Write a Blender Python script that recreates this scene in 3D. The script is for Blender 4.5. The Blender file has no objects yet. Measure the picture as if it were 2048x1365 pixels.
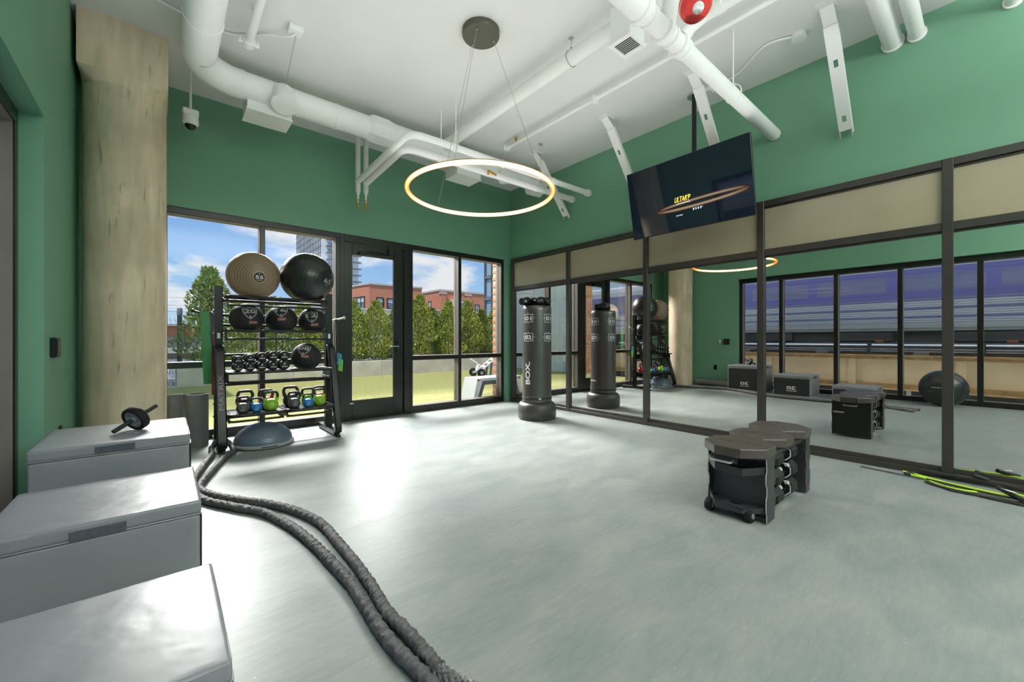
import bpy, bmesh, math, random
import numpy as np
from mathutils import Vector, Matrix, noise
R = math.radians
C = bpy.context.scene.collection
S = bpy.context.scene
random.seed(7); RNG = np.random.default_rng(7)

# ------------------------------------------------------------------ camera
CAM_H, YAW, F = 1.2, R(40.27), 817.0
cam = bpy.data.cameras.new('camera'); cam_o = bpy.data.objects.new('camera', cam); C.objects.link(cam_o)
cam.sensor_fit = 'HORIZONTAL'; cam.sensor_width = 36.0; cam.lens = F/2048*36
cam.shift_x = 3/2048; cam.shift_y = -3.5/2048
cam.clip_start = .03; cam.clip_end = 2000
cam_o.location = (0, 0, CAM_H); cam_o.rotation_euler = (R(90), 0, -YAW)
S.camera = cam_o

# ------------------------------------------------------------------ colour management
S.view_settings.view_transform = 'Standard'; S.view_settings.look = 'None'
S.view_settings.gamma = 1; S.view_settings.use_curve_mapping = False
S.view_settings.exposure = EXPOSURE = 0.0

# ------------------------------------------------------------------ sky: blue with drifting cloud
W = bpy.data.worlds.new('sky'); S.world = W; W.use_nodes = True
nt = W.node_tree; nt.nodes.clear()
def N(t, kind, **kw):
    n = t.nodes.new(kind)
    for k, v in kw.items(): setattr(n, k, v)
    return n
def build_sky():
    t = nt; L = t.links.new
    tc = N(t, 'ShaderNodeTexCoord'); sep = N(t, 'ShaderNodeSeparateXYZ'); L(tc.outputs['Generated'], sep.inputs[0])
    ramp = N(t, 'ShaderNodeValToRGB'); L(sep.outputs['Z'], ramp.inputs[0])
    e = ramp.color_ramp.elements
    e[0].position = 0.0; e[0].color = (.60, .78, .95, 1)
    e[1].position = 1.0; e[1].color = (.07, .20, .56, 1)
    m = e.new(.12); m.color = (.36, .60, .92, 1)
    m = e.new(.32); m.color = (.14, .36, .82, 1)
    # cloud layer: direction projected on a plane overhead
    add = N(t, 'ShaderNodeMath', operation='ADD'); add.inputs[1].default_value = .30; L(sep.outputs['Z'], add.inputs[0])
    mx = N(t, 'ShaderNodeMath', operation='MAXIMUM'); mx.inputs[1].default_value = .05; L(add.outputs[0], mx.inputs[0])
    dx = N(t, 'ShaderNodeMath', operation='DIVIDE'); dy = N(t, 'ShaderNodeMath', operation='DIVIDE')
    L(sep.outputs['X'], dx.inputs[0]); L(mx.outputs[0], dx.inputs[1]); L(sep.outputs['Y'], dy.inputs[0]); L(mx.outputs[0], dy.inputs[1])
    cb = N(t, 'ShaderNodeCombineXYZ'); L(dx.outputs[0], cb.inputs[0]); L(dy.outputs[0], cb.inputs[1])
    cb.inputs[2].default_value = SKY_SEED
    nz = N(t, 'ShaderNodeTexNoise'); nz.inputs['Scale'].default_value = 2.1; nz.inputs['Detail'].default_value = 7
    nz.inputs['Roughness'].default_value = .55; nz.inputs['Distortion'].default_value = .25
    L(cb.outputs[0], nz.inputs['Vector'])
    cr = N(t, 'ShaderNodeValToRGB'); L(nz.outputs['Fac'], cr.inputs[0])
    cr.color_ramp.elements[0].position = .49; cr.color_ramp.elements[0].color = (0, 0, 0, 1)
    cr.color_ramp.elements[1].position = .60; cr.color_ramp.elements[1].color = (1, 1, 1, 1)
    mix = N(t, 'ShaderNodeMix', data_type='RGBA')
    L(cr.outputs['Color'], mix.inputs['Factor']); L(ramp.outputs['Color'], mix.inputs['A'])
    mix.inputs['B'].default_value = (.88, .90, .94, 1)
    bg = N(t, 'ShaderNodeBackground'); bg.inputs['Strength'].default_value = SKY_STRENGTH
    out = N(t, 'ShaderNodeOutputWorld'); L(mix.outputs['Result'], bg.inputs['Color']); L(bg.outputs[0], out.inputs[0])
SKY_STRENGTH, SKY_SEED = 1.0, 3.7
build_sky()

# ------------------------------------------------------------------ sun and added fill lamps
def light(name, kind, loc, energy, color=(1, 1, 1), look=None, **kw):
    d = bpy.data.lights.new(name, kind); d.energy = energy; d.color = color
    for k, v in kw.items(): setattr(d, k, v)
    o = bpy.data.objects.new(name, d); C.objects.link(o); o.location = loc
    if look is not None: o.rotation_euler = (Vector(look)-Vector(loc)).to_track_quat('-Z', 'Y').to_euler()
    return o
light('sun', 'SUN', (0, 0, 30), 4.2, (1, .95, .86), look=(9.0, 5.0, 8), angle=R(1.0))
# added fill lamp outside the back glass, above the heads, boosting the daylight
light('daylight_fill', 'AREA', (2.4, 12.0, 6.1), 950, (1, .985, .96), look=(2.5, 2.6, .2), shape='RECTANGLE', size=7.0, size_y=2.2, spread=R(54))
# added fill lamps without fixtures, facing up, washing the ceiling along the whole room
light('ceiling_fill_front', 'AREA', (2.15, 1.8, 3.34), 45, (1, .985, .96), look=(2.15, 1.8, 6), shape='RECTANGLE', size=4.5, size_y=5.6)
light('ceiling_fill_rear', 'AREA', (2.2, -3.8, 3.2), 780, (1, .98, .95), look=(2.2, -3.8, 6), shape='RECTANGLE', size=5.0, size_y=4.6)

# ------------------------------------------------------------------ materials
MATS = {}
def mat(name, col, rough=.5, metal=0.0, var=.06, scale=6.0, bump=0.0, bscale=80.0, spec=.5, emit=None, estr=0.0, coat=0.0,
        stretch=(1, 1, 1), detail=4, trans=0.0, dist=.01, bstretch=None, rvar=0.0):
    m = bpy.data.materials.new(name); m.use_nodes = True; MATS[name] = m
    t = m.node_tree; b = t.nodes['Principled BSDF']; L = t.links.new
    b.inputs['Roughness'].default_value = rough; b.inputs['Metallic'].default_value = metal
    b.inputs['Specular IOR Level'].default_value = spec; b.inputs['Coat Weight'].default_value = coat
    b.inputs['Transmission Weight'].default_value = trans
    tc = N(t, 'ShaderNodeTexCoord'); mp = N(t, 'ShaderNodeMapping'); L(tc.outputs['Object'], mp.inputs[0])
    mp.inputs['Scale'].default_value = stretch
    nz = N(t, 'ShaderNodeTexNoise'); nz.inputs['Scale'].default_value = scale; nz.inputs['Detail'].default_value = detail
    L(mp.outputs[0], nz.inputs['Vector'])
    cr = N(t, 'ShaderNodeValToRGB'); L(nz.outputs['Fac'], cr.inputs[0])
    lo = [max(0, c*(1-var)) for c in col]; hi = [min(1, c*(1+var)) for c in col]
    cr.color_ramp.elements[0].position = .3; cr.color_ramp.elements[0].color = (*lo, 1)
    cr.color_ramp.elements[1].position = .7; cr.color_ramp.elements[1].color = (*hi, 1)
    L(cr.outputs['Color'], b.inputs['Base Color'])
    if rvar:
        mr = N(t, 'ShaderNodeMapRange'); mr.inputs['To Min'].default_value = rough-rvar; mr.inputs['To Max'].default_value = rough+rvar
        L(nz.outputs['Fac'], mr.inputs['Value']); L(mr.outputs[0], b.inputs['Roughness'])
    if bump:
        n2 = N(t, 'ShaderNodeTexNoise'); n2.inputs['Scale'].default_value = bscale; n2.inputs['Detail'].default_value = 3
        if bstretch:
            mp2 = N(t, 'ShaderNodeMapping'); mp2.inputs['Scale'].default_value = bstretch
            L(tc.outputs['Object'], mp2.inputs[0]); L(mp2.outputs[0], n2.inputs['Vector'])
        else: L(tc.outputs['Object'], n2.inputs['Vector'])
        bp = N(t, 'ShaderNodeBump'); bp.inputs['Strength'].default_value = bump; bp.inputs['Distance'].default_value = dist
        L(n2.outputs['Fac'], bp.inputs['Height']); L(bp.outputs[0], b.inputs['Normal'])
    if emit:
        b.inputs['Emission Color'].default_value = (*emit, 1); b.inputs['Emission Strength'].default_value = estr
    return m
M = {}
def defmat(k, *a, **kw): M[k] = mat(k, *a, **kw)
defmat('green_paint', (.158, .350, .232), .55, var=.03, scale=1.2, bump=.06, bscale=260, dist=.002)
defmat('white_ceiling', (.74, .745, .74), .8, var=.03, scale=1.5, bump=.12, bscale=60, dist=.003)
defmat('white_pipe', (.80, .81, .80), .5, var=.03, scale=4, bump=.05, bscale=30, dist=.004)
defmat('white_duct', (.80, .81, .80), .55, var=.03, scale=3, bump=.12, bscale=14, bstretch=(1, 1, 1), dist=.006)
defmat('white_plastic', (.78, .79, .76), .35, var=.02)
defmat('black_frame', (.011, .0095, .0085), .27, var=.15, scale=9, spec=.5)
defmat('bronze_frame', (.042, .036, .032), .30, var=.12, scale=9, spec=.5)
defmat('bronze_daylit', (.19, .165, .14), .38, var=.08, scale=6, spec=.5)  # frame bronze made paler: daylight on the inner faces put into the colour
defmat('black_metal', (.010, .010, .0105), .33, var=.12, scale=12, spec=.35)
defmat('grip_black', (.016, .016, .017), .6, var=.15, scale=40, bump=.2, bscale=200, dist=.002)
defmat('chrome', (.62, .62, .60), .22, metal=1.0, var=.05)
defmat('silver', (.62, .60, .57), .35, metal=.6, var=.05)
defmat('tan_panel', (.38, .325, .225), .16, var=.05, scale=2.2, bump=.02, bscale=40, dist=.001, spec=.65)
defmat('vinyl_grey', (.235, .245, .258), .36, var=.05, scale=3, bump=.35, bscale=5.5, dist=.020, spec=.55)
defmat('vinyl_dark', (.022, .022, .025), .42, var=.1, scale=3, bump=.3, bscale=6, dist=.015)
defmat('velcro', (.085, .095, .115), .95, var=.2, scale=60, bump=.6, bscale=300, dist=.003)
defmat('bag_vinyl', (.040, .034, .031), .32, var=.12, scale=5, bump=.08, bscale=9, dist=.006, spec=1.0, coat=.5)
defmat('bag_base', (.048, .044, .042), .42, var=.12, scale=6, bump=.12, bscale=70, dist=.004)
defmat('gloss_black', (.012, .012, .013), .14, var=.2, scale=8, spec=.6)
defmat('white_ink', (.72, .71, .68), .55, var=.03)
defmat('grey_ink', (.34, .32, .31), .55, var=.06)
defmat('red_ink', (.33, .13, .105), .6, var=.12, scale=90)
defmat('ball_bronze', (.30, .215, .135), .36, var=.06, scale=5, spec=.5)
defmat('ball_black', (.020, .022, .023), .26, var=.12, scale=5, spec=.6)
defmat('rubber_ball', (.014, .014, .015), .62, var=.15, scale=40, bump=.25, bscale=220, dist=.002, spec=.35)
defmat('iron_head', (.010, .010, .0105), .45, var=.15, scale=40, bump=.12, bscale=150, dist=.002, spec=.25)
defmat('kettle_grey', (.085, .082, .078), .35, var=.08); defmat('kettle_blue', (.020, .20, .52), .33, var=.06)
defmat('kettle_green', (.24, .47, .022), .33, var=.06); defmat('kettle_red', (.46, .018, .022), .33, var=.06)
defmat('kettle_black', (.012, .012, .013), .35, var=.1)
defmat('dome_blue', (.105, .145, .195), .28, var=.05, spec=.6)
defmat('rim_grey', (.36, .36, .36), .5, var=.06)
defmat('foam_grey', (.15, .153, .155), .78, var=.1, scale=30, bump=.5, bscale=120, dist=.003)
defmat('foam_light', (.25, .25, .245), .7, var=.08, scale=30, bump=.3, bscale=120, dist=.003)
defmat('band_green', (.028, .20, .05), .5, var=.1, trans=.0); defmat('band_black', (.02, .02, .024), .5)
defmat('band_red', (.25, .012, .018), .5); defmat('cord_black', (.012, .012, .012), .5)
defmat('jump_blue', (.05, .27, .46), .35, var=.1); defmat('jump_green', (.16, .55, .035), .35, var=.1)
defmat('rope_sleeve', (.085, .082, .084), .62, var=.22, scale=35, bump=.6, bscale=90, dist=.006, bstretch=(1, 1, 1))
defmat('octagon_top', (.075, .060, .050), .40, var=.12, scale=20, bump=.35, bscale=160, dist=.003)
defmat('block_body', (.033, .032, .035), .42, var=.1, scale=9, bump=.1, bscale=90, dist=.003)
defmat('block_panel', (.085, .076, .080), .45, var=.08); defmat('block_dark', (.014, .014, .015), .45, var=.1)
defmat('light_edge', (.50, .49, .47), .4, var=.05)
defmat('neon_tube', (.50, .80, .02), .35, var=.06); defmat('strap_black', (.022, .021, .021), .7, var=.2, scale=50, bump=.3, bscale=200, dist=.002)
defmat('tv_body', (.010, .010, .011), .3, var=.1)
defmat('red_alarm', (.62, .018, .014), .25, var=.04, spec=.6)
defmat('clear_lens', (.75, .76, .76), .12, var=.2, scale=60, bump=.6, bscale=70, dist=.01)
defmat('canopy_metal', (.085, .088, .064), .45, metal=.3, var=.06)
defmat('brass', (.55, .34, .06), .35, metal=.8, var=.1)
defmat('wire', (.45, .44, .40), .4, metal=.6)
defmat('louvre_dark', (.10, .10, .10), .6)
# outdoors
defmat('turf', (.47, .455, .16), .9, var=.35, scale=34, bump=.8, bscale=150, dist=.03, detail=8)
defmat('concrete_planter', (.50, .455, .39), .85, var=.16, scale=2.6, bump=.25, bscale=24, dist=.01, detail=8)
defmat('soil', (.055, .035, .024), .95, var=.4, scale=14, bump=.8, bscale=30, dist=.04)
defmat('leaf_fresh', (.33, .35, .06), .6, var=.75, scale=14, detail=6)
defmat('leaf_deep', (.20, .25, .05), .6, var=.75, scale=14, detail=6)
defmat('bark', (.10, .065, .045), .9, var=.3, scale=20)
defmat('render_white', (.78, .76, .72), .85, var=.07, scale=1.2)
defmat('window_white', (.62, .66, .68), .3, var=.15, scale=.8)
defmat('far_glass', (.15, .20, .25), .12, var=.35, scale=.9, spec=.7)
defmat('tower_white', (.80, .82, .84), .5, var=.05, scale=.1); defmat('tower_dark', (.10, .115, .13), .4, var=.1)
defmat('tower_glass', (.34, .47, .62), .2, var=.3, scale=.12, spec=.6)
defmat('grey_panel', (.74, .76, .77), .5, var=.05, scale=.8)
defmat('coping', (.58, .55, .50), .8, var=.08)
defmat('gravel', (.60, .57, .52), .9, var=.25, scale=30, bump=.6, bscale=60, dist=.02)
defmat('orange_wall', (.62, .20, .09), .8, var=.1, scale=2); defmat('steel_grey', (.22, .23, .24), .6, var=.12)
defmat('mural_blue', (.10, .20, .42), .8); defmat('post_green', (.10, .11, .075), .8, var=.25, scale=9)
defmat('bench_light', (.52, .53, .55), .55, var=.04); defmat('bench_dark', (.085, .095, .105), .5, var=.06)
defmat('tyre', (.010, .010, .010), .7, spec=.3, var=.1)
defmat('girder_tan', (.78, .57, .33), .6, var=.10, scale=1.3, bump=.1, bscale=6, dist=.01)
defmat('girder_edge', (.50, .31, .12), .65, var=.25, scale=7)
defmat('rail_dark', (.045, .042, .04), .7, var=.3, scale=4); defmat('rail_steel', (.18, .185, .19), .5, var=.15)
defmat('train_purple', (.32, .28, .62), .3, var=.10, scale=.7, stretch=(1, .12, 2.0)); defmat('train_glass', (.44, .42, .60), .14, var=.22, scale=.8, stretch=(1, .1, 3))
defmat('train_white', (.95, .95, .96), .4, var=.06, scale=.5); defmat('train_steel', (.84, .84, .86), .4, metal=.1, var=.12, scale=1.5, stretch=(1, .1, 6))
defmat('train_skirt', (.78, .75, .71), .5, var=.12, scale=1, stretch=(1, .2, 4)); defmat('signal_orange', (.70, .22, .10), .5)
defmat('train_under', (.17, .15, .13), .6, var=.2, scale=2, stretch=(1, .2, 3)); defmat('asphalt', (.10, .10, .10), .9, var=.2)

def brick_mat():
    m = bpy.data.materials.new('far_brick'); m.use_nodes = True; t = m.node_tree; L = t.links.new; b = t.nodes['Principled BSDF']
    tc = N(t, 'ShaderNodeTexCoord'); sp = N(t, 'ShaderNodeSeparateXYZ'); L(tc.outputs['Object'], sp.inputs[0])
    ad = N(t, 'ShaderNodeMath', operation='ADD'); L(sp.outputs[0], ad.inputs[0]); L(sp.outputs[1], ad.inputs[1])
    cb = N(t, 'ShaderNodeCombineXYZ'); L(ad.outputs[0], cb.inputs[0]); L(sp.outputs[2], cb.inputs[1])
    br = N(t, 'ShaderNodeTexBrick'); L(cb.outputs[0], br.inputs['Vector'])
    br.inputs['Scale'].default_value = 1.0; br.inputs['Brick Width'].default_value = .22; br.inputs['Row Height'].default_value = .075
    br.inputs['Mortar Size'].default_value = .008
    br.inputs['Color1'].default_value = (.68, .225, .105, 1); br.inputs['Color2'].default_value = (.58, .17, .08, 1); br.inputs['Mortar'].default_value = (.62, .42, .31, 1)
    L(br.outputs['Color'], b.inputs['Base Color']); b.inputs['Roughness'].default_value = .85
    return m
M['far_brick'] = brick_mat()
defmat('brick_a', (.55, .20, .11), .85, var=.18, scale=20, bump=.4, bscale=60, dist=.005)
defmat('brick_tan', (.42, .30, .20), .85, var=.12, scale=2)
defmat('mortar', (.42, .36, .30), .9, var=.1)

def floor_mat():
    m = bpy.data.materials.new('vinyl_floor'); m.use_nodes = True; t = m.node_tree; L = t.links.new; b = t.nodes['Principled BSDF']
    tc = N(t, 'ShaderNodeTexCoord')
    def noi(scale, det, st=(1, 1, 1), rot=0, dis=0):
        mp = N(t, 'ShaderNodeMapping'); mp.inputs['Scale'].default_value = st; mp.inputs['Rotation'].default_value = (0, 0, rot)
        L(tc.outputs['Object'], mp.inputs[0]); n = N(t, 'ShaderNodeTexNoise'); n.inputs['Scale'].default_value = scale
        n.inputs['Detail'].default_value = det; n.inputs['Distortion'].default_value = dis; L(mp.outputs[0], n.inputs['Vector']); return n
    n1 = noi(2.2, 8, (1, 2.2, 1), .5, .6); n2 = noi(9, 6, (1, 5, 1), -.3, .4); n3 = noi(26, 3, (1, 9, 1), .35, .5)
    c1 = N(t, 'ShaderNodeValToRGB'); L(n1.outputs['Fac'], c1.inputs[0])
    c1.color_ramp.elements[0].position = .30; c1.color_ramp.elements[0].color = (.172, .212, .212, 1)
    c1.color_ramp.elements[1].position = .72; c1.color_ramp.elements[1].color = (.315, .318, .300, 1)
    c2 = N(t, 'ShaderNodeValToRGB'); L(n2.outputs['Fac'], c2.inputs[0])
    c2.color_ramp.elements[0].position = .35; c2.color_ramp.elements[0].color = (.200, .240, .225, 1)
    c2.color_ramp.elements[1].position = .75; c2.color_ramp.elements[1].color = (.305, .310, .302, 1)
    mx = N(t, 'ShaderNodeMix', data_type='RGBA'); mx.inputs['Factor'].default_value = .45
    L(c1.outputs['Color'], mx.inputs['A']); L(c2.outputs['Color'], mx.inputs['B'])
    c3 = N(t, 'ShaderNodeValToRGB'); L(n3.outputs['Fac'], c3.inputs[0])
    c3.color_ramp.elements[0].position = .62; c3.color_ramp.elements[0].color = (0, 0, 0, 1)
    c3.color_ramp.elements[1].position = .78; c3.color_ramp.elements[1].color = (.5, .5, .5, 1)
    m2 = N(t, 'ShaderNodeMix', data_type='RGBA'); L(c3.outputs['Color'], m2.inputs['Factor'])
    L(mx.outputs['Result'], m2.inputs['A']); m2.inputs['B'].default_value = (.46, .50, .48, 1)
    # small pale specks of grit
    vo = N(t, 'ShaderNodeTexVoronoi'); vo.inputs['Scale'].default_value = 5.5; L(tc.outputs['Object'], vo.inputs['Vector'])
    lt = N(t, 'ShaderNodeMath', operation='LESS_THAN'); lt.inputs[1].default_value = .016; L(vo.outputs['Distance'], lt.inputs[0])
    m3 = N(t, 'ShaderNodeMix', data_type='RGBA'); L(lt.outputs[0], m3.inputs['Factor']); L(m2.outputs['Result'], m3.inputs['A']); m3.inputs['B'].default_value = (.62, .63, .60, 1)
    L(m3.outputs['Result'], b.inputs['Base Color'])
    mr = N(t, 'ShaderNodeMapRange'); mr.inputs['To Min'].default_value = .36; mr.inputs['To Max'].default_value = .50
    L(n1.outputs['Fac'], mr.inputs['Value']); L(mr.outputs[0], b.inputs['Roughness']); b.inputs['Specular IOR Level'].default_value = .55
    bp = N(t, 'ShaderNodeBump'); bp.inputs['Strength'].default_value = .05; bp.inputs['Distance'].default_value = .003
    L(n2.outputs['Fac'], bp.inputs['Height']); L(bp.outputs[0], b.inputs['Normal'])
    return m
M['vinyl_floor'] = floor_mat()

def column_mat():
    m = bpy.data.materials.new('column_concrete'); m.use_nodes = True; t = m.node_tree; L = t.links.new; b = t.nodes['Principled BSDF']
    tc = N(t, 'ShaderNodeTexCoord')
    def noi(scale, det, st, dis=0):
        mp = N(t, 'ShaderNodeMapping'); mp.inputs['Scale'].default_value = st
        L(tc.outputs['Object'], mp.inputs[0]); n = N(t, 'ShaderNodeTexNoise'); n.inputs['Scale'].default_value = scale
        n.inputs['Detail'].default_value = det; n.inputs['Distortion'].default_value = dis; L(mp.outputs[0], n.inputs['Vector']); return n
    n1 = noi(1.7, 7, (1, 1, .8), .6); n2 = noi(11, 8, (1, 1, .16), .5); n3 = noi(26, 6, (1, 1, .14))
    c1 = N(t, 'ShaderNodeValToRGB'); L(n1.outputs['Fac'], c1.inputs[0])
    c1.color_ramp.elements[0].position = .3; c1.color_ramp.elements[0].color = (.54, .445, .315, 1)
    c1.color_ramp.elements[1].position = .7; c1.color_ramp.elements[1].color = (.84, .67, .50, 1)
    c2 = N(t, 'ShaderNodeValToRGB'); L(n2.outputs['Fac'], c2.inputs[0])
    c2.color_ramp.elements[0].position = .3; c2.color_ramp.elements[0].color = (.80, .82, .78, 1)
    c2.color_ramp.elements[1].position = .7; c2.color_ramp.elements[1].color = (1.06, 1.06, 1.06, 1)
    mu = N(t, 'ShaderNodeMix', data_type='RGBA', blend_type='MULTIPLY'); mu.inputs['Factor'].default_value = 1
    L(c1.outputs['Color'], mu.inputs['A']); L(c2.outputs['Color'], mu.inputs['B'])
    c3 = N(t, 'ShaderNodeValToRGB'); L(n3.outputs['Fac'], c3.inputs[0])
    c3.color_ramp.elements[0].position = .25; c3.color_ramp.elements[0].color = (.45, .45, .45, 1)
    c3.color_ramp.elements[1].position = .36; c3.color_ramp.elements[1].color = (1, 1, 1, 1)
    m2 = N(t, 'ShaderNodeMix', data_type='RGBA', blend_type='MULTIPLY'); m2.inputs['Factor'].default_value = .8
    L(mu.outputs['Result'], m2.inputs['A']); L(c3.outputs['Color'], m2.inputs['B'])
    L(m2.outputs['Result'], b.inputs['Base Color']); b.inputs['Roughness'].default_value = .75
    bp = N(t, 'ShaderNodeBump'); bp.inputs['Strength'].default_value = .2; bp.inputs['Distance'].default_value = .006
    L(n2.outputs['Fac'], bp.inputs['Height']); L(bp.outputs[0], b.inputs['Normal'])
    return m
M['column_concrete'] = column_mat()

def glass_mat(name, tint, refl_boost=.45):
    m = bpy.data.materials.new(name); m.use_nodes = True; t = m.node_tree; t.nodes.clear(); L = t.links.new
    tr = N(t, 'ShaderNodeBsdfTransparent'); tr.inputs[0].default_value = (*tint, 1)
    gl = N(t, 'ShaderNodeBsdfGlossy'); gl.inputs['Roughness'].default_value = .01; gl.inputs['Color'].default_value = (.95, .97, .97, 1)
    fr = N(t, 'ShaderNodeFresnel'); fr.inputs['IOR'].default_value = 1.35
    mx = N(t, 'ShaderNodeMixShader'); ml = N(t, 'ShaderNodeMath', operation='MULTIPLY'); ml.inputs[1].default_value = refl_boost; L(fr.outputs[0], ml.inputs[0]); L(ml.outputs[0], mx.inputs[0]); L(tr.outputs[0], mx.inputs[1]); L(gl.outputs[0], mx.inputs[2])
    o = N(t, 'ShaderNodeOutputMaterial'); L(mx.outputs[0], o.inputs[0])
    return m
M['window_glass'] = glass_mat('window_glass', (.96, .965, .96))
def mirror_mat():
    m = bpy.data.materials.new('mirror_glass'); m.use_nodes = True; t = m.node_tree; t.nodes.clear(); L = t.links.new
    gl = N(t, 'ShaderNodeBsdfGlossy'); gl.inputs['Roughness'].default_value = 0; gl.inputs['Color'].default_value = (.74, .73, .71, 1)
    o = N(t, 'ShaderNodeOutputMaterial'); L(gl.outputs[0], o.inputs[0]); return m
M['mirror_glass'] = mirror_mat()
def emis(name, col, s):
    m = bpy.data.materials.new(name); m.use_nodes = True; t = m.node_tree; t.nodes.clear()
    e = N(t, 'ShaderNodeEmission'); e.inputs[0].default_value = (*col, 1); e.inputs[1].default_value = s
    o = N(t, 'ShaderNodeOutputMaterial'); t.links.new(e.outputs[0], o.inputs[0]); M[name] = m
def ring_mat():
    m = bpy.data.materials.new('ring_glow'); m.use_nodes = True; t = m.node_tree; t.nodes.clear(); L = t.links.new
    lw = N(t, 'ShaderNodeLayerWeight'); lw.inputs['Blend'].default_value = .5
    cr = N(t, 'ShaderNodeValToRGB'); L(lw.outputs['Facing'], cr.inputs[0])
    cr.color_ramp.elements[0].position = .25; cr.color_ramp.elements[0].color = (1, .66, .36, 1)
    cr.color_ramp.elements[1].position = .75; cr.color_ramp.elements[1].color = (.30, .095, .014, 1)
    e = N(t, 'ShaderNodeEmission'); e.inputs[1].default_value = 5.0; L(cr.outputs['Color'], e.inputs[0])
    o = N(t, 'ShaderNodeOutputMaterial'); L(e.outputs[0], o.inputs[0]); M['ring_glow'] = m
ring_mat()
emis('screen_yellow', (1.0, .78, .08), 1.3); emis('screen_white', (.8, .9, 1.0), 1.0)
def screen_mat():
    m = bpy.data.materials.new('tv_screen'); m.use_nodes = True; t = m.node_tree; b = t.nodes['Principled BSDF']
    b.inputs['Base Color'].default_value = (.006, .008, .012, 1); b.inputs['Roughness'].default_value = .03
    b.inputs['Specular IOR Level'].default_value = .9
    b.inputs['Emission Color'].default_value = (.25, .5, 1, 1); b.inputs['Emission Strength'].default_value = .012
    nz = N(t, 'ShaderNodeTexNoise'); nz.inputs['Scale'].default_value = 60; bp = N(t, 'ShaderNodeBump'); bp.inputs['Strength'].default_value = .004
    t.links.new(nz.outputs['Fac'], bp.inputs['Height']); t.links.new(bp.outputs[0], b.inputs['Normal'])
    return m
M['tv_screen'] = screen_mat()
def braid_mat():
    m = mat('rope_braid', (.16, .155, .15), .35, var=.1, spec=.6); t = m.node_tree; b = t.nodes['Principled BSDF']; return m
M['rope_braid'] = braid_mat()
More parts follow.
